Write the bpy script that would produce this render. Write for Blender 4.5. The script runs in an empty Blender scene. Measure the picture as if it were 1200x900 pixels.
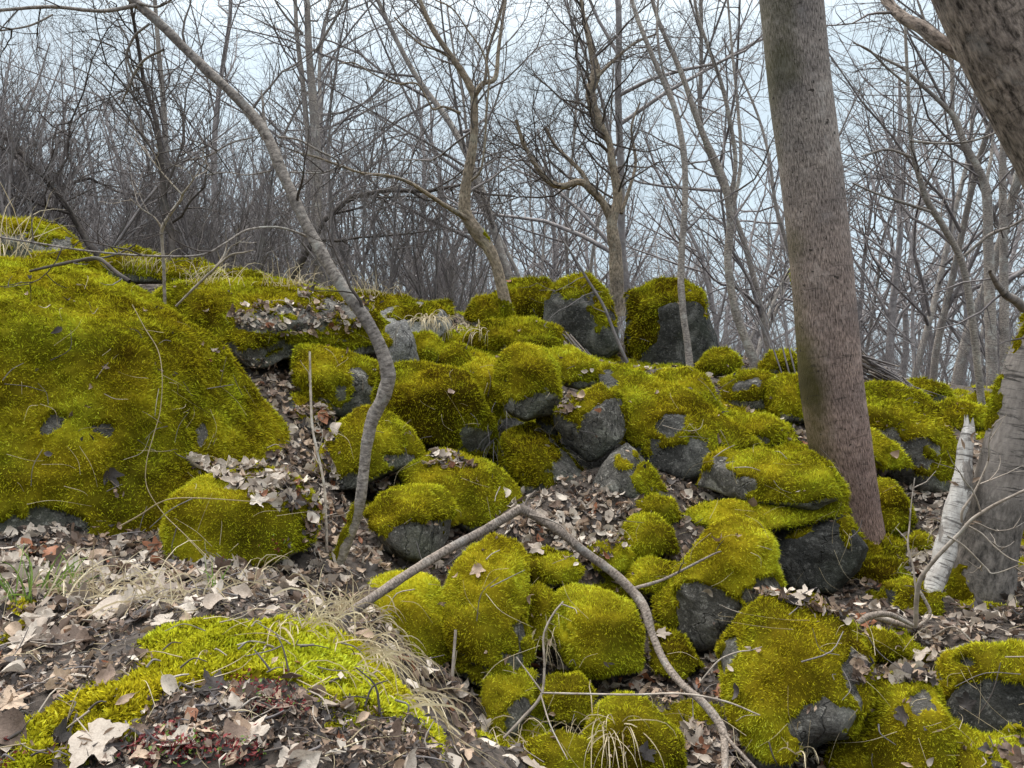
import bpy, math, random
import numpy as np
from mathutils import Vector
from mathutils.bvhtree import BVHTree

R_ = random.Random(7)
NR = np.random.default_rng(11)
SC = bpy.context.scene
COL = SC.collection
rad = math.radians

# ------------------------------------------------------------------ camera
CAM = np.array([0.0, 0.0, 1.5])
PITCH = rad(3.0)
FPX = 924.0                      # focal length in pixels of the 1200 px wide photograph
cam_d = bpy.data.cameras.new("camera")
cam_d.sensor_width = 36.0
cam_d.lens = 36.0 * FPX / 1200.0
cam_d.clip_start = 0.05
cam_d.clip_end = 3000.0
cam = bpy.data.objects.new("camera", cam_d)
COL.objects.link(cam)
cam.location = CAM
cam.rotation_euler = (rad(90) + PITCH, 0, 0)
SC.camera = cam
RT = np.array([1.0, 0, 0])
FW = np.array([0, math.cos(PITCH), math.sin(PITCH)])
UP = np.array([0, -math.sin(PITCH), math.cos(PITCH)])

# ------------------------------------------------------------------ sky, sun, exposure
SUN_EL, SUN_AZ = rad(60), rad(318)          # azimuth: compass style, 0 = +Y, clockwise
world = bpy.data.worlds.new("World")
SC.world = world
world.use_nodes = True
wn, wl = world.node_tree.nodes, world.node_tree.links
wn.clear()
w_out = wn.new("ShaderNodeOutputWorld")
w_bg = wn.new("ShaderNodeBackground")
w_sky = wn.new("ShaderNodeTexSky")
w_sky.sky_type = 'NISHITA'
w_sky.sun_disc = False
w_sky.sun_elevation = SUN_EL
w_sky.sun_rotation = SUN_AZ
w_sky.dust_density = 3.0
w_geo = wn.new("ShaderNodeTexCoord")
w_sep = wn.new("ShaderNodeSeparateXYZ")
wl.new(w_geo.outputs["Generated"], w_sep.inputs[0])
# cloud deck: an overcast sky is about three times brighter overhead than low down
w_ramp = wn.new("ShaderNodeValToRGB")
w_ramp.color_ramp.elements.new(0.45)
for i_, (pos_, col_) in enumerate([(0.0, (3.6, 4.45, 5.0, 1)), (0.42, (4.2, 4.95, 5.4, 1)), (1.0, (22.0, 22.3, 22.0, 1))]):
    w_ramp.color_ramp.elements[i_].position = pos_
    w_ramp.color_ramp.elements[i_].color = col_
wl.new(w_sep.outputs[2], w_ramp.inputs[0])
w_noise = wn.new("ShaderNodeTexNoise")
w_noise.inputs["Scale"].default_value = 2.2
w_noise.inputs["Detail"].default_value = 5
wl.new(w_geo.outputs["Generated"], w_noise.inputs["Vector"])
w_nr = wn.new("ShaderNodeMapRange")
w_nr.inputs[1].default_value = 0.3
w_nr.inputs[2].default_value = 0.7
w_nr.inputs[3].default_value = 0.86
w_nr.inputs[4].default_value = 1.14
wl.new(w_noise.outputs["Fac"], w_nr.inputs[0])
w_mul = wn.new("ShaderNodeVectorMath")
w_mul.operation = 'SCALE'
wl.new(w_ramp.outputs["Color"], w_mul.inputs[0])
wl.new(w_nr.outputs[0], w_mul.inputs["Scale"])
w_mix = wn.new("ShaderNodeMix")
w_mix.data_type = 'RGBA'
w_mix.inputs[0].default_value = 0.88
wl.new(w_sky.outputs[0], w_mix.inputs[6])
wl.new(w_mul.outputs[0], w_mix.inputs[7])
wl.new(w_mix.outputs[2], w_bg.inputs[0])
w_bg.inputs[1].default_value = 0.10
wl.new(w_bg.outputs[0], w_out.inputs[0])

sun_d = bpy.data.lights.new("sun", 'SUN')
sun_d.energy = 1.5
sun_d.angle = rad(20)
sun_d.color = (1.0, 0.96, 0.88)
sun = bpy.data.objects.new("sun", sun_d)
COL.objects.link(sun)
sd = Vector((math.sin(SUN_AZ) * math.cos(SUN_EL), math.cos(SUN_AZ) * math.cos(SUN_EL), math.sin(SUN_EL)))
sun.rotation_euler = sd.to_track_quat('Z', 'Y').to_euler()
SC.view_settings.view_transform = 'Standard'
SC.view_settings.look = 'None'
SC.view_settings.exposure = 0.9
SC.view_settings.gamma = 1.0
SC.render.engine = 'CYCLES'
SC.cycles.max_bounces = 5
SC.cycles.diffuse_bounces = 3
SC.cycles.transmission_bounces = 3
SC.cycles.caustics_reflective = False
SC.cycles.caustics_refractive = False

# ------------------------------------------------------------------ maths helpers
def at(px, py, d):
    """point at depth d (metres along the view axis) seen at pixel px, py of the 1200x900 photograph"""
    return CAM + d * (FW + (px - 600) / FPX * RT + (450 - py) / FPX * UP)

def proj(P):
    Q = np.asarray(P) - CAM
    d = Q @ FW
    dd = np.where(np.abs(d) < 1e-3, 1e-3, d)
    return 600 + FPX * (Q @ RT) / dd, 450 - FPX * (Q @ UP) / dd, d

def _h(ix, iy, iz, seed):
    n = (ix.astype(np.int64) * 374761393 + iy.astype(np.int64) * 668265263 + iz.astype(np.int64) * 2147483647 + seed * 974711) & 0xffffffff
    n = ((n ^ (n >> 13)) * 1274126177) & 0xffffffff
    n = ((n ^ (n >> 16)) * 2246822519) & 0xffffffff
    n = n ^ (n >> 15)
    return (n & 0xffffff) / float(0xffffff)

def noise3(P, scale=1.0, seed=0):
    Q = np.asarray(P, float) * scale + 1000.0
    I = np.floor(Q)
    f = Q - I
    f = f * f * (3 - 2 * f)
    I = I.astype(np.int64)
    r = 0
    for dx in (0, 1):
        wx = f[:, 0] if dx else 1 - f[:, 0]
        for dy in (0, 1):
            wy = f[:, 1] if dy else 1 - f[:, 1]
            for dz in (0, 1):
                wz = f[:, 2] if dz else 1 - f[:, 2]
                r = r + wx * wy * wz * _h(I[:, 0] + dx, I[:, 1] + dy, I[:, 2] + dz, seed)
    return r * 2 - 1

def fbm(P, scale=1.0, seed=0, octs=4, gain=0.5):
    a, s, t, r = 1.0, scale, 0.0, 0
    for k in range(octs):
        r = r + a * noise3(P, s, seed + k * 17)
        t += a
        a *= gain
        s *= 2.03
    return r / t * 1.6

def sstep(a, b, x):
    t = np.clip((x - a) / (b - a), 0, 1)
    return t * t * (3 - 2 * t)

def norm(v):
    v = np.asarray(v, float)
    return v / (np.linalg.norm(v, axis=-1, keepdims=True) + 1e-12)

def inpoly(x, y, poly):
    x = np.asarray(x, float); y = np.asarray(y, float)
    r = np.zeros(x.shape, bool)
    n = len(poly)
    for i in range(n):
        x0, y0 = poly[i]; x1, y1 = poly[(i + 1) % n]
        if y0 == y1: continue
        c = ((y0 > y) != (y1 > y)) & (x < (x1 - x0) * (y - y0) / (y1 - y0) + x0)
        r ^= c
    return r

# ------------------------------------------------------------------ mesh helpers
def mesh(name, V, F, mats, tint=None, uv=None, smooth=True, midx=None, nrm=None):
    V = np.asarray(V, np.float32); F = np.asarray(F, np.int32)
    me = bpy.data.meshes.new(name)
    k = F.shape[1]
    me.vertices.add(len(V)); me.vertices.foreach_set("co", V.ravel())
    me.loops.add(F.size); me.loops.foreach_set("vertex_index", F.ravel())
    me.polygons.add(len(F))
    me.polygons.foreach_set("loop_start", np.arange(0, F.size, k, dtype=np.int32))
    me.polygons.foreach_set("loop_total", np.full(len(F), k, np.int32))
    if smooth: me.polygons.foreach_set("use_smooth", np.ones(len(F), bool))
    if midx is not None: me.polygons.foreach_set("material_index", np.asarray(midx, np.int32))
    for m in (mats if isinstance(mats, (list, tuple)) else [mats]): me.materials.append(m)
    if uv is not None:
        l = me.uv_layers.new(name="UVMap")
        l.data.foreach_set("uv", np.asarray(uv, np.float32)[F.ravel()].ravel())
    if tint is not None:
        a = me.attributes.new("tint", 'FLOAT', 'POINT')
        a.data.foreach_set("value", np.asarray(tint, np.float32))
    if nrm is not None:
        a = me.attributes.new("nrm", 'FLOAT_VECTOR', 'POINT')
        a.data.foreach_set("vector", np.asarray(nrm, np.float32).ravel())
    me.update(calc_edges=True)
    return me

def link(name, me, loc=(0, 0, 0), parent=None, kind=None):
    o = bpy.data.objects.new(name, me)
    COL.objects.link(o)
    o.location = loc
    if parent is not None: o.parent = parent
    if kind: o["kind"] = kind
    return o

def tag(o, label, cat, group=None):
    o["label"] = label; o["category"] = cat
    if group: o["group"] = group
    return o

def thing(name, loc, label, cat, group=None):
    o = link(name, None, loc)
    o.empty_display_size = 0.1
    return tag(o, label, cat, group)

class Buf:
    """collects pieces of one mesh"""
    def __init__(s): s.V = []; s.F = []; s.U = []; s.T = []; s.M = []; s.N = []; s.n = 0
    def add(s, V, F, U=None, T=None, M=0, N=None):
        V = np.asarray(V, float)
        s.V.append(V); s.F.append(np.asarray(F) + s.n); s.n += len(V)
        s.U.append(np.zeros((len(V), 2)) if U is None else U)
        s.T.append(np.full(len(V), 0.5) if T is None else (np.full(len(V), float(T)) if np.isscalar(T) else T))
        s.M.append(np.full(len(F), M))
        if N is not None: s.N.append(N)
    def build(s, name, mats, org=(0, 0, 0), smooth=True):
        return mesh(name, np.concatenate(s.V) - np.asarray(org), np.concatenate(s.F), mats, np.concatenate(s.T), np.concatenate(s.U), smooth, np.concatenate(s.M), np.concatenate(s.N) if s.N else None)

# ------------------------------------------------------------------ materials
def mat(name):
    m = bpy.data.materials.new(name)
    m.use_nodes = True
    nt = m.node_tree
    b = nt.nodes["Principled BSDF"]
    return m, nt.nodes, nt.links, b

def ramp(N, stops):
    r = N.new("ShaderNodeValToRGB")
    e = r.color_ramp.elements
    while len(e) < len(stops): e.new(0.5)
    for i, (p, c) in enumerate(stops):
        e[i].position = p; e[i].color = (*c, 1)
    return r

def tnoise(N, L, src, scale, detail=4, rough=0.55, dist=0.0):
    n = N.new("ShaderNodeTexNoise")
    n.inputs["Scale"].default_value = scale
    n.inputs["Detail"].default_value = detail
    n.inputs["Roughness"].default_value = rough
    n.inputs["Distortion"].default_value = dist
    if src is not None: L.new(src, n.inputs["Vector"])
    return n

def mixc(N, L, fac, a, b, mode='MIX'):
    m = N.new("ShaderNodeMix"); m.data_type = 'RGBA'; m.blend_type = mode
    for sock, v in ((m.inputs[0], fac), (m.inputs[6], a), (m.inputs[7], b)):
        if isinstance(v, (int, float)): sock.default_value = v
        elif isinstance(v, tuple): sock.default_value = (*v, 1) if len(v) == 3 else v
        else: L.new(v, sock)
    return m.outputs[2]

def maprange(N, L, src, a, b, c=0.0, d=1.0):
    m = N.new("ShaderNodeMapRange")
    L.new(src, m.inputs[0])
    for i, v in enumerate((a, b, c, d)): m.inputs[i + 1].default_value = v
    return m.outputs[0]

def bump(N, L, bsdf, h, strength, dist):
    b = N.new("ShaderNodeBump")
    b.inputs["Strength"].default_value = strength
    b.inputs["Distance"].default_value = dist
    L.new(h, b.inputs["Height"])
    L.new(b.outputs[0], bsdf.inputs["Normal"])

def mathn(N, L, op, a, b):
    m = N.new("ShaderNodeMath"); m.operation = op
    for i, v in enumerate((a, b)):
        if isinstance(v, (int, float)): m.inputs[i].default_value = v
        else: L.new(v, m.inputs[i])
    return m.outputs[0]

def moss_material():
    m, N, L, B = mat("moss")
    a = N.new("ShaderNodeAttribute"); a.attribute_name = "tint"
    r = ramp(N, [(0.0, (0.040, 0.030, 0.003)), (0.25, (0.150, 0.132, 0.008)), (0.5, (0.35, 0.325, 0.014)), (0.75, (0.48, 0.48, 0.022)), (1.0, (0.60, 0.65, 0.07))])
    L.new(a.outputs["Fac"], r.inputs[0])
    tc = N.new("ShaderNodeTexCoord")
    n = tnoise(N, L, tc.outputs["Object"], 3.2, 4)
    hv = mixc(N, L, maprange(N, L, n.outputs["Fac"], 0.35, 0.68), (1.06, 0.92, 0.85), (0.92, 1.04, 1.05))
    c = mixc(N, L, 1.0, r.outputs[0], hv, 'MULTIPLY')
    L.new(c, B.inputs["Base Color"])
    B.inputs["Roughness"].default_value = 0.85
    B.inputs["Specular IOR Level"].default_value = 0.0
    # a moss shoot catches light much as the cushion it stands in does: lean its normal towards the cushion's
    an = N.new("ShaderNodeAttribute"); an.attribute_name = "nrm"
    ge = N.new("ShaderNodeNewGeometry")
    vm = N.new("ShaderNodeMix"); vm.data_type = 'VECTOR'; vm.inputs[0].default_value = 0.5
    L.new(ge.outputs["Normal"], vm.inputs[4]); L.new(an.outputs["Vector"], vm.inputs[5])
    vn = N.new("ShaderNodeVectorMath"); vn.operation = 'NORMALIZE'; L.new(vm.outputs[1], vn.inputs[0])
    L.new(vn.outputs[0], B.inputs["Normal"])
    t = N.new("ShaderNodeBsdfTranslucent"); L.new(c, t.inputs[0])
    mx = N.new("ShaderNodeMixShader"); mx.inputs[0].default_value = 0.15
    L.new(B.outputs[0], mx.inputs[1]); L.new(t.outputs[0], mx.inputs[2])
    L.new(mx.outputs[0], N["Material Output"].inputs[0])
    return m

def stone_material(name, lo, hi, lichen, algae=0.35):
    m, N, L, B = mat(name)
    tc = N.new("ShaderNodeTexCoord"); o = tc.outputs["Object"]
    n1 = tnoise(N, L, o, 6, 8, 0.65, 0.4)
    c = ramp(N, [(0.3, lo), (0.7, hi)]); L.new(n1.outputs["Fac"], c.inputs[0])
    n2 = tnoise(N, L, o, 3.1, 6, 0.6, 1.2)
    c2 = mixc(N, L, maprange(N, L, n2.outputs["Fac"], 0.54, 0.66, 0, 0.85), c.outputs[0], lichen)
    n5 = tnoise(N, L, o, 42, 5, 0.75)
    c2 = mixc(N, L, maprange(N, L, n5.outputs["Fac"], 0.55, 0.63, 0, 0.7), c2, lichen)
    n6 = tnoise(N, L, o, 4, 4, 0.55, 0.6)
    crack_d = maprange(N, L, mathn(N, L, 'ABSOLUTE', mathn(N, L, 'SUBTRACT', n6.outputs["Fac"], 0.5), 0), 0, 0.009, 0.75, 0)
    n3 = tnoise(N, L, o, 2.3, 5, 0.6)
    c3 = mixc(N, L, maprange(N, L, n3.outputs["Fac"], 0.5, 0.72, 0, algae), c2, (0.085, 0.125, 0.055))
    g9 = tnoise(N, L, o, 110, 4, 0.8)
    c3 = mixc(N, L, 1.0, c3, mixc(N, L, maprange(N, L, g9.outputs["Fac"], 0.35, 0.65), (0.55, 0.55, 0.56), (1.4, 1.38, 1.34)), 'MULTIPLY')
    c3 = mixc(N, L, crack_d, c3, (0.012, 0.012, 0.011))
    L.new(c3, B.inputs["Base Color"])
    B.inputs["Roughness"].default_value = 0.78
    B.inputs["Specular IOR Level"].default_value = 0.35
    n4 = tnoise(N, L, o, 30, 9, 0.75)
    crack = mathn(N, L, 'MULTIPLY', crack_d, -0.7)
    h = mathn(N, L, 'ADD', n4.outputs["Fac"], mathn(N, L, 'MULTIPLY', n1.outputs["Fac"], 1.5))
    h = mathn(N, L, 'ADD', h, crack)
    bump(N, L, B, h, 1.0, 0.05)
    return m

def bark_material(name, lo, hi, scale_u, scale_v, green=0.0, bumps=0.6, dist=0.012, spots=(0.35, 0.36, 0.34), spotamt=0.3, greencol=(0.12, 0.12, 0.03), pits=0.6):
    m, N, L, B = mat(name)
    tc = N.new("ShaderNodeTexCoord")
    mp = N.new("ShaderNodeMapping"); mp.inputs["Scale"].default_value = (scale_u, scale_v, 1)
    L.new(tc.outputs["UV"], mp.inputs[0])
    n = tnoise(N, L, mp.outputs[0], 1.0, 7, 0.68, 0.15)
    c = ramp(N, [(0.36, lo), (0.64, hi)]); L.new(n.outputs["Fac"], c.inputs[0])
    ob = tc.outputs["Object"]
    n2 = tnoise(N, L, ob, 9, 7, 0.7)
    c2 = mixc(N, L, maprange(N, L, n2.outputs["Fac"], 0.53, 0.62, 0, spotamt), c.outputs[0], spots)
    n3 = tnoise(N, L, ob, 2.2, 5, 0.65)
    if green > 0:
        a = N.new("ShaderNodeAttribute"); a.attribute_name = "tint"
        g = mathn(N, L, 'ADD', a.outputs["Fac"], mathn(N, L, 'MULTIPLY', mathn(N, L, 'SUBTRACT', n3.outputs["Fac"], 0.5), 1.6))
        c2 = mixc(N, L, maprange(N, L, g, 0.40, 1.15, 0, green), c2, greencol)
    n9 = tnoise(N, L, ob, 3.7, 4, 0.6)
    c2 = mixc(N, L, 1.0, c2, mixc(N, L, maprange(N, L, n9.outputs["Fac"], 0.3, 0.7), (0.62, 0.62, 0.64), (1.25, 1.22, 1.18)), 'MULTIPLY')
    if name == "reddish_brown_bark":
        sp = N.new("ShaderNodeSeparateXYZ"); L.new(ob, sp.inputs[0])
        c2 = mixc(N, L, maprange(N, L, sp.outputs[2], 0.3, 2.6, 1, 0), c2, mixc(N, L, 1.0, c2, (1.20, 0.92, 0.86), 'MULTIPLY'))
    if name in ("reddish_brown_bark", "grey_bark", "tan_bark", "cracked_bark", "dead_branch_bark"):
        mh = N.new("ShaderNodeMapping"); mh.inputs["Scale"].default_value = (9, 62, 1); L.new(tc.outputs["UV"], mh.inputs[0])
        hm = tnoise(N, L, mh.outputs[0], 1.0, 4, 0.6, 0.8)
        c2 = mixc(N, L, maprange(N, L, hm.outputs["Fac"], 0.60, 0.68, 0, 0.55), c2, (0.045, 0.036, 0.032))
    pit = tnoise(N, L, ob, 38, 2, 0.5)
    c2 = mixc(N, L, maprange(N, L, pit.outputs["Fac"], 0.68, 0.72, 0, pits), c2, (0.03, 0.024, 0.02))
    L.new(c2, B.inputs["Base Color"])
    B.inputs["Roughness"].default_value = 0.9
    B.inputs["Specular IOR Level"].default_value = 0.2
    bump(N, L, B, n.outputs["Fac"], bumps, dist)
    return m

def birch_material(name, ca, cb, band=0.9):
    m, N, L, B = mat(name)
    tc = N.new("ShaderNodeTexCoord")
    mp = N.new("ShaderNodeMapping"); mp.inputs["Scale"].default_value = (5, 48, 1)
    L.new(tc.outputs["UV"], mp.inputs[0])
    n = tnoise(N, L, mp.outputs[0], 1.0, 7, 0.75, 1.1)
    mp2 = N.new("ShaderNodeMapping"); mp2.inputs["Scale"].default_value = (40, 16, 1)
    L.new(tc.outputs["UV"], mp2.inputs[0])
    nb = tnoise(N, L, mp2.outputs[0], 1.0, 7, 0.72, 0.2)
    a = N.new("ShaderNodeAttribute"); a.attribute_name = "tint"
    base = mixc(N, L, maprange(N, L, nb.outputs["Fac"], 0.3, 0.7), ca, cb)
    c = mixc(N, L, maprange(N, L, n.outputs["Fac"], 0.52, 0.59, 0, band), base, (0.045, 0.038, 0.034))
    g = mathn(N, L, 'ADD', a.outputs["Fac"], mathn(N, L, 'MULTIPLY', mathn(N, L, 'SUBTRACT', nb.outputs["Fac"], 0.5), 1.3))
    rough = mixc(N, L, maprange(N, L, nb.outputs["Fac"], 0.35, 0.65), (0.025, 0.021, 0.018), (0.26, 0.225, 0.20))
    c = mixc(N, L, maprange(N, L, g, 0.48, 0.6), c, rough)
    L.new(c, B.inputs["Base Color"])
    B.inputs["Roughness"].default_value = 0.75
    h = mathn(N, L, 'SUBTRACT', mathn(N, L, 'MULTIPLY', nb.outputs["Fac"], 0.9), maprange(N, L, n.outputs["Fac"], 0.56, 0.65))
    bump(N, L, B, h, 0.6, 0.01)
    return m

def leaf_material(name, a, b, trans=0.15):
    m, N, L, B = mat(name)
    tc = N.new("ShaderNodeTexCoord")
    at_ = N.new("ShaderNodeAttribute"); at_.attribute_name = "tint"
    n = tnoise(N, L, tc.outputs["Object"], 25, 4, 0.6)
    f = mathn(N, L, 'ADD', mathn(N, L, 'MULTIPLY', n.outputs["Fac"], 0.7), mathn(N, L, 'MULTIPLY', at_.outputs["Fac"], 0.7))
    c = mixc(N, L, maprange(N, L, f, 0.35, 1.0), a, b)
    blot = tnoise(N, L, tc.outputs["Object"], 6 if name != "dry_grass" else 40, 5, 0.7, 0.5)
    c = mixc(N, L, maprange(N, L, blot.outputs["Fac"], 0.50, 0.70, 0, 0.55), c, tuple(v * k for v, k in zip(a, (0.55, 0.48, 0.42))))
    L.new(c, B.inputs["Base Color"])
    B.inputs["Roughness"].default_value = 0.6
    B.inputs["Specular IOR Level"].default_value = 0.3
    bump(N, L, B, n.outputs["Fac"], 0.3, 0.004)
    t = N.new("ShaderNodeBsdfTranslucent"); L.new(c, t.inputs[0])
    mx = N.new("ShaderNodeMixShader"); mx.inputs[0].default_value = trans
    L.new(B.outputs[0], mx.inputs[1]); L.new(t.outputs[0], mx.inputs[2])
    L.new(mx.outputs[0], N["Material Output"].inputs[0])
    return m

def ground_material():
    m, N, L, B = mat("forest_soil")
    tc = N.new("ShaderNodeTexCoord"); o = tc.outputs["Object"]
    n = tnoise(N, L, o, 9, 8, 0.7, 0.5)
    c = ramp(N, [(0.3, (0.035, 0.026, 0.020)), (0.55, (0.085, 0.064, 0.052)), (0.75, (0.22, 0.175, 0.145))])
    L.new(n.outputs["Fac"], c.inputs[0])
    v = N.new("ShaderNodeTexVoronoi"); v.inputs["Scale"].default_value = 22
    L.new(o, v.inputs["Vector"])
    c2 = mixc(N, L, maprange(N, L, v.outputs["Distance"], 0.1, 0.6, 0.0, 0.6), c.outputs[0], (0.05, 0.038, 0.03))
    L.new(c2, B.inputs["Base Color"])
    B.inputs["Roughness"].default_value = 0.95
    h = mathn(N, L, 'ADD', n.outputs["Fac"], mathn(N, L, 'MULTIPLY', v.outputs["Distance"], 1.5))
    bump(N, L, B, h, 0.9, 0.03)
    return m

M_MOSS = moss_material()
M_STONE = stone_material("grey_stone", (0.045, 0.042, 0.037), (0.21, 0.195, 0.175), (0.47, 0.45, 0.41), 0.5)
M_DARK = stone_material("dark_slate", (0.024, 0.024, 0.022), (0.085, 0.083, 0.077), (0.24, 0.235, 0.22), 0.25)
M_PALE = stone_material("pale_stone", (0.12, 0.115, 0.11), (0.30, 0.29, 0.28), (0.50, 0.50, 0.48), 0.3)
M_GREEN = stone_material("algae_stone", (0.07, 0.09, 0.07), (0.16, 0.20, 0.15), (0.25, 0.28, 0.24), 0.7)
M_SOIL = ground_material()
M_BARK_BIG = bark_material("reddish_brown_bark", (0.058, 0.048, 0.043), (0.42, 0.365, 0.335), 150, 30, 0.95, 1.0, 0.012, (0.50, 0.47, 0.45), 0.3, (0.070, 0.070, 0.022), 0.9)
M_BARK_GREY = bark_material("grey_bark", (0.11, 0.095, 0.087), (0.40, 0.355, 0.32), 45, 75, 0.9, 0.8, 0.008, (0.45, 0.45, 0.42), 0.55, (0.18, 0.15, 0.02))
M_BARK_TAN = bark_material("tan_bark", (0.10, 0.08, 0.06), (0.42, 0.34, 0.26), 60, 22, 0.9, 0.8, 0.012, (0.4, 0.4, 0.33), 0.3, (0.15, 0.14, 0.02))
M_BARK_CRACK = bark_material("cracked_bark", (0.045, 0.035, 0.030), (0.50, 0.41, 0.35), 60, 22, 0.8, 1.0, 0.015, (0.4, 0.38, 0.36), 0.35, (0.035, 0.045, 0.04))
M_BIRCH = birch_material("birch_bark", (0.34, 0.295, 0.265), (0.15, 0.125, 0.11))
M_BIRCHW = birch_material("white_birch_bark", (0.62, 0.59, 0.56), (0.30, 0.265, 0.24), 0.75)
M_TWIG = bark_material("twig_bark", (0.11, 0.098, 0.100), (0.25, 0.225, 0.225), 12, 10, 0.0, 0.3, 0.003, (0.3, 0.3, 0.28), 0.3)
M_TWIGD = bark_material("dark_twig_bark", (0.055, 0.045, 0.042), (0.14, 0.12, 0.11), 12, 10, 0.0, 0.3, 0.003, (0.12, 0.13, 0.11), 0.3)
M_FAR_HAZE = bark_material("hazy_far_bark", (0.20, 0.18, 0.18), (0.36, 0.33, 0.33), 9, 5, 0.0, 0.3, 0.01, (0.36, 0.36, 0.36), 0.4)  # haze of distance painted into the bark colour as pale greys
M_STICK = bark_material("pale_stick_bark", (0.20, 0.16, 0.13), (0.48, 0.42, 0.36), 20, 20, 0.0, 0.4, 0.003, (0.5, 0.5, 0.47), 0.4)
M_DEAD = bark_material("dead_branch_bark", (0.10, 0.08, 0.065), (0.42, 0.35, 0.30), 90, 160, 0.0, 0.7, 0.006, (0.45, 0.45, 0.42), 0.4)
M_LEAF = [leaf_material("leaf_pale", (0.34, 0.275, 0.225), (0.62, 0.54, 0.46)),
          leaf_material("leaf_tan", (0.24, 0.16, 0.11), (0.50, 0.37, 0.27)),
          leaf_material("leaf_brown", (0.09, 0.06, 0.045), (0.25, 0.175, 0.135)),
          leaf_material("leaf_dark", (0.03, 0.025, 0.024), (0.115, 0.095, 0.088)),
          leaf_material("leaf_russet", (0.15, 0.06, 0.03), (0.36, 0.15, 0.08))]
M_GRASS = leaf_material("dry_grass", (0.38, 0.30, 0.18), (0.66, 0.56, 0.38), 0.25)
M_GRASSG = leaf_material("green_grass", (0.10, 0.17, 0.03), (0.22, 0.32, 0.06), 0.3)
M_RED = leaf_material("red_seedling_leaf", (0.10, 0.012, 0.015), (0.25, 0.04, 0.04), 0.3)

# ------------------------------------------------------------------ the ground
GP = [(0,900,1.15),(-200,900,1.15),(150,900,1.15),(300,900,1.2),(430,900,1.25),(0,780,1.55),(200,765,1.6),(330,745,1.72),(420,830,1.45),(-200,780,1.55),
 (0,690,2.2),(-200,690,2.2),(150,690,2.2),(300,700,2.15),(380,715,2.1),(0,645,2.7),(150,650,2.75),(300,660,2.7),
 (560,900,2.2),(510,840,2.4),(600,880,2.5),(520,800,2.7),(640,860,2.65),(720,810,2.9),(640,900,2.45),(820,890,2.45),(860,800,2.8),(780,760,3.15),
 (650,775,3.1),(720,900,2.45),(560,790,2.95),(640,610,3.6),(700,600,3.75),(620,650,3.45),(820,650,3.65),(700,640,3.6),(640,700,3.4),(700,690,3.4),(780,700,3.45),
 (800,575,4.1),(930,895,2.45),(1020,785,2.95),(1090,775,2.8),(1000,730,3.05),(1060,722,3.2),(1000,890,2.45),(1100,890,2.35),(1200,890,2.2),
 (1120,690,3.5),(1180,640,3.9),(1100,620,4.15),(1060,600,4.5),(1180,560,4.9),(1150,520,5.7),(1190,480,7.6),(1100,475,8),(1040,452,8.8),(980,445,7.4),
 (900,438,7),(760,440,6.8),(870,490,5.3),(930,500,5.2),(700,425,6.6),(640,415,6.5),(560,402,6.8),(500,375,7.2),(440,352,7.4),(380,345,7),(480,425,5.3),
 (330,435,4.9),(370,500,4.4),(300,445,4.6),(365,560,3.8),(370,620,3.35),(375,660,2.95),(430,650,3.2),(200,345,6.2),(100,318,6.8),(0,308,7.2),(280,338,6.8),
 (-250,310,7.2),(1400,720,3.3),(1400,900,2.1),(1400,480,8),(150,480,4.6),(0,480,4.5),(600,505,5.4),(680,550,5.1),(560,445,5.7),(750,510,5.5),(500,510,4.9),
 (900,570,4.5),(940,650,4.15),(470,610,4.1),(850,700,3.6),(560,640,3.6),(760,470,5.6),(820,500,5.0)]
pts = [at(*g) for g in GP]
pts += [np.array(p, float) for p in ((0, 0, 0.0), (-1.2, -0.5, 0.1), (1.2, -0.5, 0.0), (-0.6, 0.55, 0.75), (0.1, 0.6, 0.5), (1.0, 1.2, 0.25), (2.2, 1.4, 0.3), (-2.5, 0.3, 0.9), (0, -3, -0.3), (-4, -3, 0.4), (4, -3, -0.3), (6, 3, 0.9), (-6, 2, 1.6), (-6, 6, 2.6), (7, 8, 1.6))]
GPT = np.array(pts)

def tps_fit(P, z, lam):
    n = len(P)
    D = np.linalg.norm(P[:, None] - P[None], axis=2)
    K = np.where(D > 0, D * D * np.log(D + 1e-12), 0) + lam * np.eye(n)
    Q = np.c_[np.ones(n), P]
    A = np.zeros((n + 3, n + 3)); A[:n, :n] = K; A[:n, n:] = Q; A[n:, :n] = Q.T
    return np.linalg.solve(A, np.r_[z, 0, 0, 0])
GW = tps_fit(GPT[:, :2], GPT[:, 2], 0.003)

def zfar(x, y):
    side = sstep(-4, 7, x)
    b = 2.95 * (1 - side) + 1.87 * side
    return b + 0.022 * np.clip(y - 9, 0, 90) + 0.25 * noise3(np.c_[x, y, x * 0], 0.11, 5) * sstep(8, 20, y) * 1.0 - 0.5 * sstep(3, 0, y)

def ground_z(x, y, detail=True):
    x = np.atleast_1d(np.asarray(x, float)); y = np.atleast_1d(np.asarray(y, float))
    out = np.empty(len(x))
    for s in range(0, len(x), 20000):
        X = np.c_[x[s:s + 20000], y[s:s + 20000]]
        D = np.linalg.norm(X[:, None] - GPT[None, :, :2], axis=2)
        K = np.where(D > 0, D * D * np.log(D + 1e-12), 0)
        out[s:s + 20000] = K @ GW[:-3] + GW[-3] + X @ GW[-2:]
    w = sstep(7.0, 10.0, np.maximum(y, np.abs(x) * 1.25 + np.where(y < 4, 0.0, 0.0)))
    w = np.maximum(w, sstep(-2, -4, y))
    zf = zfar(x, y)
    zf = np.where(y < 3, zf * 0 + 0.8 * (x < 0) + 0.2, zf)
    z = out * (1 - w) + zf * w
    if detail:
        P = np.c_[x, y, np.zeros(len(x))]
        z = z + 0.035 * fbm(P, 4.0, 3, 4) * sstep(0.2, 1.5, y + np.abs(x) * .2)
    return z

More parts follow.
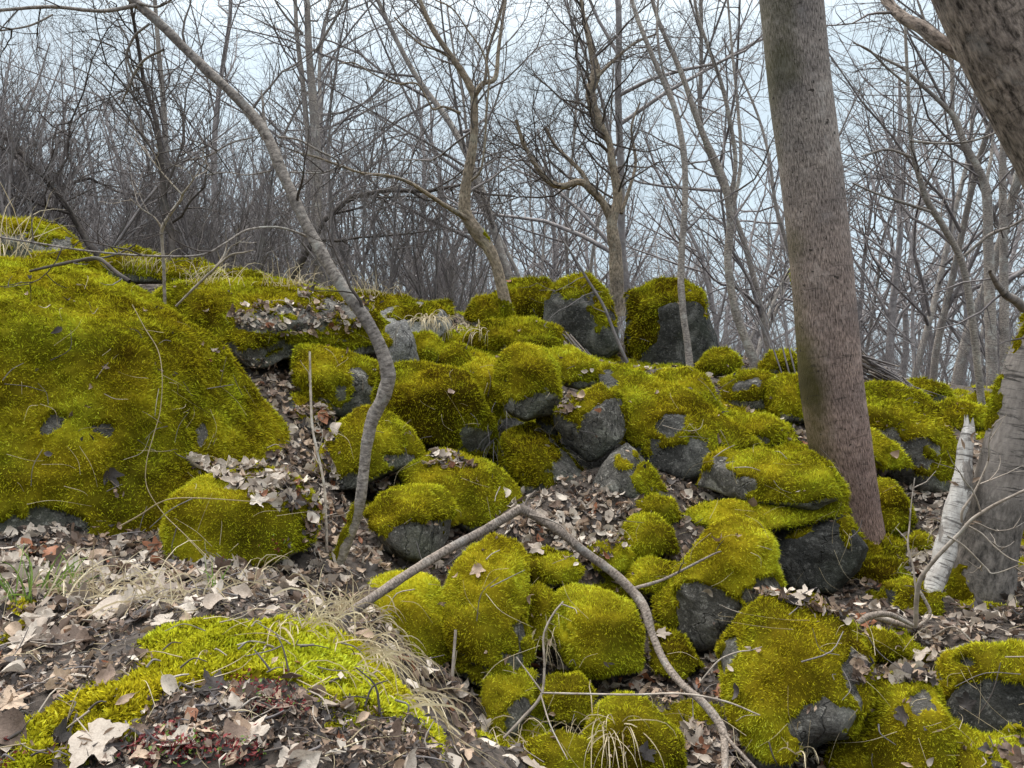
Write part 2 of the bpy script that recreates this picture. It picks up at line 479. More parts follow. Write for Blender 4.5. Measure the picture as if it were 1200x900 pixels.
def axis(lo, hi, fine, grow, far):
    a = list(np.arange(lo, hi, fine)); s = fine
    while a[-1] < far: s *= grow; a.append(a[-1] + s)
    return a
ys = axis(0.5, 6.5, 0.036, 1.08, 1500)
b = [0.5]; s = .03
while b[-1] > -60: s *= 1.25; b.append(b[-1] - s)
ys = np.array(sorted(set(b + ys)))
xr = axis(0, 3.6, 0.036, 1.1, 1200)
xs = np.array(sorted(set([-v for v in xr] + xr)))
XX, YY = np.meshgrid(xs, ys)
ZZ = ground_z(XX.ravel(), YY.ravel())
GV = np.c_[XX.ravel(), YY.ravel(), ZZ]
nx, ny = len(xs), len(ys)
ii = (np.arange(ny - 1)[:, None] * nx + np.arange(nx - 1)[None]).ravel()
GF = np.c_[ii, ii + 1, ii + nx + 1, ii + nx]
ground = link("ground", mesh("ground", GV, GF, M_SOIL), kind="structure")
print("ground", GV.shape)
# ------------------------------------------------------------------ rocks and their moss
def icosphere(sub):
    t = (1 + 5 ** 0.5) / 2
    V = norm(np.array([(-1, t, 0), (1, t, 0), (-1, -t, 0), (1, -t, 0), (0, -1, t), (0, 1, t), (0, -1, -t), (0, 1, -t), (t, 0, -1), (t, 0, 1), (-t, 0, -1), (-t, 0, 1)], float))
    F = np.array([(0, 11, 5), (0, 5, 1), (0, 1, 7), (0, 7, 10), (0, 10, 11), (1, 5, 9), (5, 11, 4), (11, 10, 2), (10, 7, 6), (7, 1, 8), (3, 9, 4), (3, 4, 2), (3, 2, 6), (3, 6, 8), (3, 8, 9), (4, 9, 5), (2, 4, 11), (6, 2, 10), (8, 6, 7), (9, 8, 1)])
    for _ in range(sub):
        E = np.sort(np.concatenate([F[:, [0, 1]], F[:, [1, 2]], F[:, [2, 0]]]), axis=1)
        U, inv = np.unique(E, axis=0, return_inverse=True)
        inv = inv.ravel()
        M = norm(V[U[:, 0]] + V[U[:, 1]])
        n = len(V); V = np.concatenate([V, M]); k = len(F)
        a, b, c = inv[:k] + n, inv[k:2 * k] + n, inv[2 * k:] + n
        F = np.concatenate([np.c_[F[:, 0], a, c], np.c_[F[:, 1], b, a], np.c_[F[:, 2], c, b], np.c_[a, b, c]])
    return V, F
ICO = {}
def ico(s):
    if s not in ICO: ICO[s] = icosphere(s)
    return ICO[s]

def vnormals(V, F):
    n = np.cross(V[F[:, 1]] - V[F[:, 0]], V[F[:, 2]] - V[F[:, 0]])
    N = np.zeros_like(V)
    for k in range(3): np.add.at(N, F[:, k], n)
    return norm(N)

COLL_V = []; COLL_F = []; COLL_N = [0]      # everything that leaves and twigs can come to rest on
def collide(V, F):
    COLL_V.append(V); COLL_F.append(F + COLL_N[0]); COLL_N[0] += len(V)
gsel = (GV[GF].mean(1)[:, 1] < 30) & (GV[GF].mean(1)[:, 1] > 0.4) & (np.abs(GV[GF].mean(1)[:, 0]) < 25)
gf = GF[gsel]
collide(GV, np.concatenate([gf[:, [0, 1, 2]], gf[:, [0, 2, 3]]]))

NSTR = [0]
def strands(V, F, m, tint0, rng, dens=1.0, minL=0.0):
    """moss shoots: small bent blades rooted in the faces of a moss cushion; denser where they can be seen closely"""
    T = V[F]; VN = vnormals(V, F)
    mf = m[F].mean(1)
    nn = np.cross(T[:, 1] - T[:, 0], T[:, 2] - T[:, 0])
    ar = np.linalg.norm(nn, axis=1) / 2
    fn = norm(nn)
    cen = T.mean(1)
    d = np.maximum(np.linalg.norm(cen - CAM, axis=1), 0.7)
    facing = ((CAM - cen) * fn).sum(1) / d
    px = d / 788.0
    sp = np.maximum(1.18 * px, 0.0023)
    w = ar / sp ** 2 * (mf > 0.35) * np.where(facing > -0.15, 1.0, 0.12) * dens
    X, Y, D = proj(cen)
    out = (X < -60) | (X > 1260) | (Y < -60) | (Y > 960) | (D < 0)
    w = w * np.where(out, 0.08, 1.0)
    n = rng.poisson(w)
    idx = np.repeat(np.arange(len(F)), n)
    k = len(idx)
    if k == 0: return None
    NSTR[0] += k
    a = rng.random((k, 2)); fl = a.sum(1) > 1; a[fl] = 1 - a[fl]
    P = T[idx, 0] + a[:, :1] * (T[idx, 1] - T[idx, 0]) + a[:, 1:] * (T[idx, 2] - T[idx, 0])
    dd = d[idx]
    L = np.maximum(np.maximum(0.0085, 0.0042 * dd), minL) * rng.uniform(0.55, 1.35, k)
    near = np.clip((2.4 - dd) / 1.0, 0, 1)
    W = L * np.where(dd > 2.1, 0.27, 0.22)
    nrm = fn[idx]
    vnI = norm(VN[F[idx, 0]] * (1 - a[:, :1] - a[:, 1:]) + VN[F[idx, 1]] * a[:, :1] + VN[F[idx, 2]] * a[:, 1:])
    rnd = rng.normal(0, 1, (k, 3))
    # neighbouring shoots lean the same way
    lean = np.c_[noise3(P, 14, 1), noise3(P, 14, 2), noise3(P, 14, 3)]
    dr = norm(nrm * 0.6 + 0.30 * rnd + 0.8 * lean + np.array([0, 0, -0.22]) * (1 - np.clip(nrm[:, 2:], 0, 1)))
    dr = np.where((dr * nrm).sum(1)[:, None] < 0.08, norm(dr + nrm * 0.5), dr)
    side = norm(np.cross(dr, rng.normal(0, 1, (k, 3))))
    bend = norm(dr + np.array([0, 0, -0.35]) + 0.3 * rnd)
    b = P - nrm * 0.002
    mid = b + dr * (L * 0.5)[:, None]
    tip = mid + bend * (L * 0.55)[:, None]
    sw = side * W[:, None]
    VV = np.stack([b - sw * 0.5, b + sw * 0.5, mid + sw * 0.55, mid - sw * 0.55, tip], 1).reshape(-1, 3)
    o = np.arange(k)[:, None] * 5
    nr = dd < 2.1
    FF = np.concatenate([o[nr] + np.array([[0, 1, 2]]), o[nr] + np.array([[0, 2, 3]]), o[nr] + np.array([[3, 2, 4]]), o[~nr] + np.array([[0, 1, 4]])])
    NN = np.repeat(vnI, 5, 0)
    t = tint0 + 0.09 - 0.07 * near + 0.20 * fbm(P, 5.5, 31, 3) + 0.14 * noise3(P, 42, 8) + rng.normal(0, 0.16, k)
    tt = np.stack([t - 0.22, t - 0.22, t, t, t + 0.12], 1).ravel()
    return VV, FF, np.clip(tt, 0, 1), NN

ROCKS = []
def rock(outline, d, label, T=None, lean=0.3, p=2.9, moss=0.45, bare=(), tint=0.5, fac=6, stone=None, name="mossy_rock", cat="rock",
         group=None, sub=None, seed=None, rough=1.0, thick=None, flat=0.0, cover=()):
    seed = seed if seed is not None else len(ROCKS) * 13 + 5
    rng = np.random.default_rng(seed)
    O = np.array(outline, float)
    # area centroid
    x, y = O[:, 0], O[:, 1]; x1, y1 = np.roll(x, -1), np.roll(y, -1)
    cr = x * y1 - x1 * y; A = cr.sum() / 2
    cx, cy = ((x + x1) * cr).sum() / (6 * A), ((y + y1) * cr).sum() / (6 * A)
    mpp = d / FPX
    PX = (O - [cx, cy]) * [mpp, -mpp]
    # radius of the outline for each angle
    th = np.linspace(-math.pi, math.pi, 361)
    R = np.full(361, 0.0)
    for i in range(len(PX)):
        a, b_ = PX[i], PX[(i + 1) % len(PX)]
        e = b_ - a
        den = np.cos(th) * e[1] - np.sin(th) * e[0]
        den = np.where(np.abs(den) < 1e-9, 1e-9, den)
        t = (a[0] * e[1] - a[1] * e[0]) / den
        u = (a[0] * np.sin(th) - a[1] * np.cos(th)) / den
        ok = (t > 0) & (u >= -1e-6) & (u <= 1 + 1e-6)
        R = np.where(ok, np.maximum(R, t), R)
    R = np.where(R <= 0, R[R > 0].mean(), R)
    ker = np.hanning(9); ker /= ker.sum()
    R = np.convolve(np.r_[R[-5:-1], R, R[1:5]], ker, 'valid')
    w, h = np.ptp(PX[:, 0]), np.ptp(PX[:, 1])
    R = R * 1.01 - (0.010 if moss > 0 else 0.0)
    if T is None: T = 0.30 * (w + h)
    if sub is None: sub = 6 if w / mpp > 260 else 5 if w / mpp > 105 or (d < 3.3 and w / mpp > 60) else 4
    D, F = ico(sub)
    ang = np.arctan2(D[:, 1], D[:, 0]); rho = np.hypot(D[:, 0], D[:, 1])
    Ra = np.interp(ang, th, R)
    inv = ((rho / Ra) ** p + (np.abs(D[:, 2]) / T) ** p) ** (1 / p)
    size = (w * h) ** 0.5
    acc = inv ** 26
    tb_ = rng.uniform(-0.22, 0.22)
    planes = [(np.array([tb_, 0.80, -0.60]), rng.uniform(0.70, 0.80)), (np.array([rng.uniform(-0.3, 0.3), -0.12, -1.0]), rng.uniform(0.66, 0.78)), (np.array([rng.choice([-1, 1]) * rng.uniform(0.6, 0.9), rng.uniform(-.1, .3), -0.75]), rng.uniform(0.68, 0.8))]
    for k in range(fac + 3):
        nrm = norm(np.array([rng.uniform(-1, 1), rng.uniform(-0.7, 0.9), -rng.uniform(0.5, 1.3)]))
        if k < 3: nrm = norm(planes[k][0])
        s_dir = 1 / (((np.hypot(nrm[0], nrm[1]) / np.interp(math.atan2(nrm[1], nrm[0]), th, R)) ** p + (abs(nrm[2]) / T) ** p) ** (1 / p))
        hh = s_dir * (planes[k][1] if k < 3 else rng.uniform(0.74, 0.94))
        acc = acc + (np.clip(D @ nrm, 0, None) / hh) ** 26
    s = acc ** (-1 / 26)
    Pl = D * s[:, None]
    off = rng.uniform(-50, 50, 3)
    am = rough * size
    s = s * (1 + 0.025 * fbm(D, 1.6, seed, 3) * rough)
    Pl = D * s[:, None]
    Pl = Pl + D * (0.020 * am * fbm(Pl + off, 5.5 / size, seed + 3, 4) + 0.022 * am * (1 - 2 * np.abs(fbm(Pl + off, 2.6 / size, seed + 9, 3))))[:, None]
    Pl[:, 2] += lean * Pl[:, 1]
    C = at(cx, cy, d)
    hx = norm(C - CAM); hx = norm(hx * [1, 1, 1])
    r_ = norm(np.cross(hx, [0, 0, 1])); u_ = np.cross(r_, hx)
    V = C + Pl[:, :1] * r_ + Pl[:, 1:2] * u_ + Pl[:, 2:] * hx
    F = F[:, [0, 2, 1]]
    N = vnormals(V, F)
    if ((V - C) * N).sum() < 0: F = F[:, [0, 2, 1]]; N = -N
    # moss cover
    X, Y, DD = proj(V)
    jx = 13 * noise3(V, 9, 4) + 7 * noise3(V, 24, 14); jy = 13 * noise3(V, 9, 6) + 7 * noise3(V, 24, 16)
    q = N[:, 2] * 0.95 + moss - 0.10 + 0.42 * fbm(V, 5.5, 77, 3) + 0.12 * noise3(V, 26, 7)
    rel = (V[:, 2] - V[:, 2].min()) / np.ptp(V[:, 2])
    q = q - (0.0 if moss >= 1 else 0.75) * sstep(0.38, 0.05, rel)
    front = ((CAM - V) * N).sum(1) > -0.1
    for (bx, by, rx, ry) in bare:
        e = np.hypot((X + jx - bx) / rx, (Y + jy - by) / ry)
        q = q - 2.2 * sstep(1.15, 0.8, e) * front
    for (bx, by, rx, ry) in cover:
        e = np.hypot((X + jx - bx) / rx, (Y + jy - by) / ry)
        q = q + 2.2 * sstep(1.15, 0.8, e) * front
    m = sstep(-0.06, 0.22, q)
    base = C.copy(); base[2] = V[:, 2].min()
    st = stone or M_STONE
    o = link(name, mesh(name, V - base, F, st), base)
    tag(o, label, cat, group)
    collide(V, F)
    rec = dict(o=o, V=V, F=F, m=m, base=base, lab=label)
    ROCKS.append(rec)
    if moss > -1.5 or cover:
        tk = thick if thick is not None else 0.009 + 0.010 * min(size, 1.2)
        lump = tk * (0.8 + 0.35 * fbm(V, 11, 21, 3) + 0.3 * noise3(V, 27, 22))
        S = V + N * (lump * m - 0.008 * (1 - m))[:, None]
        keep = m[F].max(1) > 0.12
        Fk = F[keep]
        used = np.unique(Fk); mp_ = np.full(len(V), -1); mp_[used] = np.arange(len(used))
        bf = Buf()
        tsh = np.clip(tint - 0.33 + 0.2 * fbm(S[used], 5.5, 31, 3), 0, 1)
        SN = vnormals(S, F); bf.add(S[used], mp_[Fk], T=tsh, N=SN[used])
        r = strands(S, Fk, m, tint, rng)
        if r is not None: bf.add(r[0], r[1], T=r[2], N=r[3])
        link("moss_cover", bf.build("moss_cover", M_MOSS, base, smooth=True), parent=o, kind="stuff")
        collide(S[used], mp_[Fk])
    return o

# the two huge boulders on the left
rock([(-150,330),(0,296),(60,295),(100,301),(145,318),(185,345),(225,374),(262,404),(304,446),(340,484),(358,520),(352,545),(300,560),(262,580),(255,610),(190,640),(100,662),(0,665),(-150,640)], 3.5,
     "huge moss-covered boulder filling the left edge of the photo", T=0.65, lean=0.6, p=2.6, moss=0.95, tint=0.50, fac=2, rough=0.65, thick=0.03, name="mossy_boulder", cat="boulder",
     bare=[(40,632,66,32),(-60,640,90,30),(118,508,17,8),(236,508,12,16),(60,505,16,12)])
rock([(205,585),(235,560),(290,545),(335,556),(362,580),(370,602),(362,635),(325,662),(285,675),(250,668),(215,655),(200,620)], 2.95,
     "rounded mossy boulder at the lower right foot of the huge left boulder", T=0.3, lean=0.4, moss=0.9, tint=0.54, name="mossy_boulder", cat="boulder")
# ridge behind the huge boulder
rock([(-30,268),(0,261),(40,257),(68,264),(90,288),(90,310),(40,318),(-30,315)], 6.6, "grey stone with mossy cap far left on the ridge skyline", moss=0.15, tint=0.5, stone=M_STONE, bare=[(40,292,40,10)])
rock([(40,303),(90,292),(115,305),(120,325),(50,325)], 6.4, "low mossy stone behind the top of the huge boulder, under the lichen twig", moss=0.6)
rock([(125,302),(150,290),(188,300),(200,330),(130,335)], 6.0, "small mossy stone on the ridge just left of the pale forked sapling", moss=0.6, tint=0.45)
rock([(192,325),(205,308),(235,304),(262,320),(268,345),(200,345)], 5.9, "round mossy stone just right of the pale forked sapling", moss=0.6, tint=0.48)
rock([(256,322),(280,315),(305,320),(312,338),(256,342)], 6.5, "dull green mossy stone at the right end of the small ridge row", moss=0.6, tint=0.38)
rock([(185,352),(215,340),(260,333),(330,331),(385,340),(430,352),(455,380),(445,408),(400,418),(345,420),(300,428),(262,408),(215,385)], 5.1,
     "long low rock slab with moss on top and leaf litter across its face", T=0.55, lean=1.1, moss=0.5, tint=0.46, bare=[(335,377,65,11),(410,366,34,11)], name="mossy_slab", cat="rock slab")
rock([(375,346),(430,343),(480,350),(520,362),(532,380),(500,398),(440,400),(395,370)], 6.2, "pale grey weathered slab on the ridge behind the leaning tree", lean=1.2, moss=-0.45, tint=0.32, stone=M_PALE, name="pale_slab", cat="rock slab")
rock([(452,382),(475,374),(484,395),(492,428),(462,430),(448,410)], 4.9, "upright grey stump of stone touching the right side of the leaning tree", moss=-1.0, stone=M_PALE, name="grey_stone", cat="stone", cover=[(450,395,8,16)])
rock([(478,392),(500,388),(515,398),(530,428),(505,436),(486,430)], 5.2, "small mossy rock right of the grey stone stump", moss=0.6, tint=0.5)
rock([(514,412),(530,402),(546,406),(555,430),(545,440),(518,438)], 5.1, "brownish mossy stone between the grey stump and the centre trunk", moss=0.5, tint=0.36)
rock([(540,432),(562,421),(590,423),(598,445),(590,470),(582,510),(560,480),(545,455)], 4.9, "narrow mossy rock wedged behind the capstone of the pile", moss=0.6, tint=0.52)
rock([(345,408),(362,403),(400,412),(440,426),(450,460),(444,495),(400,490),(372,480),(348,450)], 4.7, "mossy block behind the leaning tree with a grey bare face", moss=0.7, lean=0.2, tint=0.52, bare=[(424,455,17,24)], p=3.2)
rock([(446,432),(475,427),(515,431),(545,438),(558,460),(575,495),(580,520),(565,532),(530,528),(495,515),(455,498),(440,465)], 4.45,
     "big square block with brown-green hanging moss right of the leaning tree", T=0.32, lean=0.12, p=3.6, moss=1.0, tint=0.42, fac=3, bare=[(555,513,15,13)], name="mossy_boulder", cat="boulder")
rock([(374,535),(392,502),(425,478),(458,486),(482,505),(493,530),(480,545),(450,560),(420,572),(385,575),(372,560)], 4.0,
     "domed mossy rock crossed by the leaning trunk, grey chip at its right", moss=0.75, tint=0.5, bare=[(468,542,22,11)])
rock([(470,545),(505,530),(540,530),(575,545),(602,568),(613,592),(592,612),(556,628),(528,612),(510,585),(480,572)], 4.0,
     "broad mossy boulder below the square block, bright on its right shoulder", moss=0.8, tint=0.54, fac=3, name="mossy_boulder", cat="boulder")
rock([(434,602),(448,582),(478,571),(515,575),(530,590),(530,615),(521,645),(515,660),(480,658),(455,645),(437,622)], 3.45,
     "dark grey stone wearing a thick round moss cap above the dead branch", moss=0.15, tint=0.52, stone=M_STONE, bare=[(492,637,34,24)], thick=0.03, p=3.0)
rock([(362,596),(385,588),(410,592),(436,590),(438,625),(400,635),(366,625)], 3.9, "smooth green stone low behind the leaning trunk", moss=-0.4, stone=M_GREEN, name="green_stone", cat="stone")
rock([(456,560),(480,548),(512,545),(515,575),(500,590),(470,588)], 4.15, "smooth pale green stone in the gap above the moss-capped stone", moss=-1.6, stone=M_GREEN, name="green_stone", cat="stone")
# dark filler stones added for black shade in the pile's gaps, then low stones
rock([(552,470),(600,465),(665,478),(700,500),(712,560),(700,600),(600,602),(560,580),(548,520)], 4.95, "dark filler stone for the shade deep in the crevices behind the middle rock pile", T=0.22, moss=-0.35, stone=M_DARK, lean=0.1, fac=6)
rock([(690,480),(750,500),(830,540),(850,570),(820,590),(740,592),(700,570)], 4.95, "dark filler stone for the shade behind the triangular rock, under the draped boulder", T=0.2, moss=-0.5, stone=M_DARK, lean=0.1)
rock([(470,500),(540,500),(600,530),(612,575),(560,590),(490,570)], 4.7, "dark filler stone for the shade between the square block and the broad mossy boulder", T=0.16, moss=0.1, stone=M_DARK, lean=0.1)
rock([(340,455),(385,470),(400,520),(385,560),(350,560),(335,500)], 4.4, "dark filler stone for the shade in the cleft behind the bare pale stem", T=0.12, moss=-0.3, stone=M_DARK)
rock([(600,640),(650,645),(690,660),(720,690),(700,720),(620,700)], 3.55, "low dark stone on the slope behind the round moss cushion", T=0.12, moss=0.35, tint=0.44, lean=0.6)
rock([(760,735),(800,745),(822,780),(800,800),(765,790)], 3.0, "dark mossy stone under the craggy belly of the scalped boulder", moss=0.25, tint=0.42, stone=M_DARK)
# the pile in the middle
rock([(580,432),(590,411),(605,404),(635,408),(651,430),(656,468),(650,488),(615,494),(592,482),(580,455)], 4.4,
     "moss-hooded capstone on top of the middle rock pile, grey chin showing", moss=0.35, tint=0.52, bare=[(625,478,32,15)], p=3, lean=0.15)
rock([(650,482),(675,462),(705,452),(725,463),(738,488),(730,512),(708,535),(688,542),(664,520),(650,500)], 4.35,
     "tilted grey rock with mossy crown right of the capstone", moss=0.1, tint=0.5, bare=[(705,500,28,24)], lean=0.1, p=3)
rock([(628,492),(650,488),(654,510),(632,512)], 4.45, "little grey stone wedged under the capstone", moss=-0.6, stone=M_STONE, sub=4, name="wedged_stone", cat="stone")
rock([(590,508),(622,494),(650,515),(682,552),(694,578),(690,592),(640,592),(598,575),(588,540)], 4.3,
     "leaning slab half olive moss half bare pale edge beneath the capstone", moss=0.6, tint=0.40, stone=M_STONE, bare=[(662,538,14,17),(676,562,14,15),(645,512,14,9)], lean=0.35, p=3.2)
rock([(693,567),(718,530),(735,518),(758,542),(780,578),(778,588),(740,585),(700,580)], 4.05,
     "triangular grey rock with moss on its right half", moss=-0.9, tint=0.48, cover=[(762,566,16,26),(735,538,8,12)], stone=M_STONE, lean=0.3, fac=3)
rock([(695,427),(712,420),(745,433),(790,452),(825,475),(860,500),(885,525),(872,545),(835,560),(800,563),(765,550),(742,525),(722,495),(705,460)], 4.7,
     "large dark boulder draped with a bright moss mantle running down to the right", T=0.4, lean=0.55, moss=0.35, tint=0.53, stone=M_DARK, bare=[(788,540,44,22),(712,445,10,16),(785,500,16,9)], name="mossy_boulder", cat="boulder", fac=3)
rock([(760,445),(778,433),(808,432),(830,445),(840,475),(850,498),(810,490),(775,470)], 5.1, "smooth mossy hump behind the draped dark boulder", moss=0.9, tint=0.54)
rock([(816,572),(832,538),(850,528),(900,530),(948,538),(972,555),(978,582),(950,596),(900,592),(860,583)], 3.95,
     "grey-faced wedge of rock with a moss quilt left of the main trunk", moss=0.6, tint=0.54, stone=M_STONE, bare=[(845,563,34,24)], fac=2, p=3)
rock([(806,600),(850,588),(900,592),(950,582),(985,580),(992,600),(940,612),(900,624),(840,624),(812,616)], 3.75,
     "thin shelf of bright moss on a rock below the grey-faced wedge", moss=0.95, tint=0.57)
rock([(870,640),(900,612),(940,600),(985,600),(1008,638),(998,662),(972,690),(930,690),(890,668)], 3.8,
     "bare black-green block beside the foot of the main trunk", moss=-0.75, tint=0.5, stone=M_DARK, fac=4, p=3.6, lean=0.0, name="dark_block", cat="rock", cover=[(996,622,8,22),(940,598,50,6)])
rock([(795,672),(810,655),(832,625),(862,603),(888,608),(905,638),(915,685),(890,722),(850,752),(815,766),(796,742),(788,702)], 3.15,
     "boulder with bright moss scalp and craggy grey underside above the big front boulder", T=0.24, moss=0.30, tint=0.57, bare=[(828,712,36,26),(845,735,40,26),(895,705,20,24)], lean=0.2, name="mossy_boulder", cat="boulder", thick=0.022)
rock([(845,765),(868,730),(905,697),(955,700),(1000,733),(1010,768),(1006,812),(985,850),(938,868),(920,892),(888,900),(868,855),(852,810)], 2.6,
     "big egg-shaped golden moss boulder at lower right, bare grey lower corner", T=0.3, moss=0.85, tint=0.50, stone=M_STONE, bare=[(955,852,34,24),(1000,800,10,40),(855,765,10,24)], lean=0.25, name="mossy_boulder", cat="boulder")
rock([(1106,812),(1125,782),(1165,765),(1210,758),(1290,765),(1300,850),(1220,880),(1140,872),(1108,845)], 2.5,
     "dark flat-faced rock with mossy top in the bottom right corner", moss=0.05, tint=0.55, stone=M_DARK, bare=[(1160,825,50,34),(1230,825,50,34)], fac=1, p=3.8, lean=0.1)
rock([(975,910),(992,860),(1030,805),(1062,790),(1090,800),(1106,835),(1112,880),(1100,920)], 2.45, "shaggy moss mound between the golden boulder and the dark flat-faced rock", moss=0.7, tint=0.58, bare=[(1082,820,14,18)])
rock([(1085,870),(1110,850),(1150,865),(1200,870),(1240,880),(1240,930),(1090,930)], 2.3, "low moss cushion along the bottom right edge of the photo", moss=0.5, tint=0.46)
rock([(1115,728),(1145,713),(1200,710),(1250,722),(1255,755),(1200,762),(1150,757),(1120,745)], 3.2, "flat moss pillow at the right edge below the birch", moss=0.9, tint=0.56)
rock([(526,690),(542,655),(575,634),(608,630),(619,648),(614,690),(613,730),(618,765),(600,792),(570,800),(540,790),(526,755)], 2.95,
     "tall upright moss-covered rock just left of where the dead branch bends", T=0.22, moss=0.95, tint=0.54, bare=[(598,782,20,11),(612,752,7,30)], lean=0.25, thick=0.025)
rock([(566,800),(595,786),(628,788),(627,828),(605,862),(575,862),(562,830)], 2.7, "small rock with grey chin under the tall moss rock", moss=0.2, tint=0.52, bare=[(604,838,16,20)])
rock([(415,700),(440,678),(480,670),(512,682),(527,715),(525,765),(508,795),(470,795),(445,762),(425,735)], 2.95, "steep moss hummock beneath the lower end of the dead branch", moss=0.9, tint=0.60)
rock([(648,705),(668,686),(700,690),(738,708),(750,738),(747,780),(700,788),(664,775),(652,742)], 3.05, "round moss cushion inside the crook of the dead branch", moss=1.0, tint=0.58)
rock([(610,700),(632,682),(652,700),(650,745),(640,765),(614,760)], 3.15, "dull moss lump between the tall moss rock and the round cushion", moss=0.8, tint=0.44)
rock([(685,865),(700,828),(735,815),(770,832),(795,862),(800,910),(690,915)], 2.5, "dark green moss dome at the bottom centre of the photo", moss=0.9, tint=0.42)
rock([(727,625),(742,604),(768,604),(788,622),(792,645),(765,656),(732,648)], 3.55, "small round moss ball, lower of the two left of the scalped boulder", moss=1.0, tint=0.46)
rock([(745,592),(768,579),(790,586),(797,608),(780,615),(750,608)], 3.8, "small round moss ball, upper of the two left of the scalped boulder", moss=1.0, tint=0.56)
rock([(730,668),(762,652),(795,662),(800,690),(770,700),(735,692)], 3.35, "flat moss tuft under the two moss balls", moss=0.9, tint=0.46)
rock([(765,700),(785,684),(806,695),(808,730),(785,738),(768,722)], 3.2, "moss bulge against the left side of the scalped boulder", moss=1.0, tint=0.50)
rock([(630,655),(665,648),(685,668),(672,688),(640,690)], 3.3, "small moss patch stone above the round cushion", moss=0.7, tint=0.48)
rock([(640,795),(680,790),(700,815),(690,850),(650,850),(636,820)], 2.7, "little dark moss stone beneath the thin fallen twig", moss=0.4, tint=0.36)
rock([(922,538),(948,527),(974,545),(990,575),(985,600),(940,603),(920,580)], 3.82, "moss lobe lapping over the left foot of the main trunk", moss=1.0, tint=0.54)
# small mossy stones packed between the larger ones in the gully
rock([(612,655),(640,640),(662,652),(660,680),(630,690)], 3.4, "small mossy stone tucked against the underside of the dead branch apex", moss=0.8, tint=0.48)
rock([(690,640),(720,632),(742,648),(738,672),(700,672)], 3.45, "small mossy stone just left of the lower moss ball", moss=0.8, tint=0.50)
rock([(620,870),(655,858),(690,872),(690,910),(625,910)], 2.4, "low mossy stone at the bottom edge left of the dark green dome", moss=0.6, tint=0.46)
rock([(1040,800),(1060,785),(1100,790),(1095,815),(1060,822)], 2.7, "rough grey stone with litter behind the shaggy moss mound", moss=-0.2, tint=0.46)
# behind, on the ridge in the middle
rock([(735,348),(768,330),(800,330),(822,348),(832,385),(840,410),(828,434),(780,438),(745,425),(735,392)], 7.8,
     "big slate-grey boulder standing on the ridge with moss down its left", T=0.55, lean=0.15, moss=-0.35, tint=0.42, stone=M_DARK, fac=3, p=3.2, name="mossy_boulder", cat="boulder", cover=[(752,360,18,30),(752,395,14,9),(775,335,26,8),(742,410,10,14)])
rock([(640,350),(655,332),(688,322),(710,345),(722,380),(728,410),(700,425),(660,412),(640,385)], 7.6,
     "black-faced boulder on the ridge left of the slate-grey one", T=0.5, lean=0.1, moss=-0.35, tint=0.45, stone=M_DARK, fac=3, p=3, name="mossy_boulder", cat="boulder", cover=[(680,332,30,12),(706,360,9,26)])
rock([(572,352),(600,328),(640,328),(655,350),(650,392),(610,398),(575,390)], 8.0, "olive mossy boulder on the ridge immediately right of the centre trunk", moss=0.35, tint=0.40, stone=M_DARK)
rock([(545,372),(558,350),(585,345),(592,380),(560,396)], 7.7, "mossy stone immediately left of the centre trunk base", moss=0.5, tint=0.40)
rock([(540,400),(570,378),(620,375),(655,385),(672,402),(655,418),(590,420),(548,415)], 6.5, "mossy mound that the centre tree grows from", moss=0.8, tint=0.47, rough=1.6)
rock([(640,412),(668,405),(700,425),(706,448),(680,458),(655,450)], 5.5, "bright mossy rock between capstone and dark draped boulder", moss=0.9, tint=0.56)
rock([(530,352),(490,355),(480,365),(500,378),(530,372)], 7.4, "small mossy hump on the skyline left of the centre trunk", moss=0.5, tint=0.40)
rock([(816,428),(832,411),(852,408),(868,424),(864,440),(822,442)], 6.2, "small green moss dome between the two curved trunks", moss=1.0, tint=0.5)
rock([(890,428),(903,412),(925,410),(938,425),(935,440),(896,440)], 6.4, "small dark moss dome touching the left of the main trunk", moss=0.9, tint=0.42)
rock([(845,448),(868,433),(900,437),(915,448),(905,478),(875,485),(850,470)], 5.6, "mossy stone with grey face left of main trunk, upper row", moss=0.45, tint=0.45, bare=[(880,450,14,9)])
rock([(895,452),(915,440),(950,440),(955,495),(915,500),(898,478)], 5.4, "mossy rock hidden partly by the main trunk", moss=0.65, tint=0.50)
rock([(850,500),(870,484),(905,488),(922,500),(912,530),(878,535),(855,520)], 5.0, "mossy stone with dark notch, lower row left of main trunk", moss=0.55, tint=0.52, bare=[(893,512,11,9)])
rock([(900,530),(925,520),(950,525),(950,545),(905,545)], 4.8, "low moss strip stone left of main trunk", moss=0.7, tint=0.45)
# right of the main trunk
rock([(1000,462),(1018,450),(1050,452),(1085,463),(1102,495),(1118,550),(1108,575),(1060,575),(1020,560),(1000,520)], 5.0,
     "craggy block right of the main trunk with hanging moss and grey patch", T=0.45, moss=0.55, tint=0.44, lean=0.1, stone=M_STONE, bare=[(1076,530,16,24),(1045,520,22,12),(1040,560,24,10)], name="mossy_boulder", cat="boulder", p=3.4)
rock([(1000,505),(1020,503),(1048,520),(1064,545),(1040,552),(1008,535)], 4.6, "sloping tongue of bright moss against the craggy block", moss=1.0, tint=0.56)
rock([(1010,595),(1022,562),(1042,560),(1062,585),(1068,612),(1040,625),(1012,620)], 4.3, "moss-covered stone immediately right of the main trunk, waist of the slope", moss=1.0, tint=0.48)
rock([(1050,452),(1080,443),(1108,455),(1118,470),(1070,472)], 7.2, "farthest small mossy stone on the right skyline", moss=0.7, tint=0.42)
rock([(1085,482),(1115,468),(1150,478),(1155,500),(1110,512),(1090,505)], 6.2, "mossy stone just left of the birch, bright top", moss=0.9, tint=0.54)
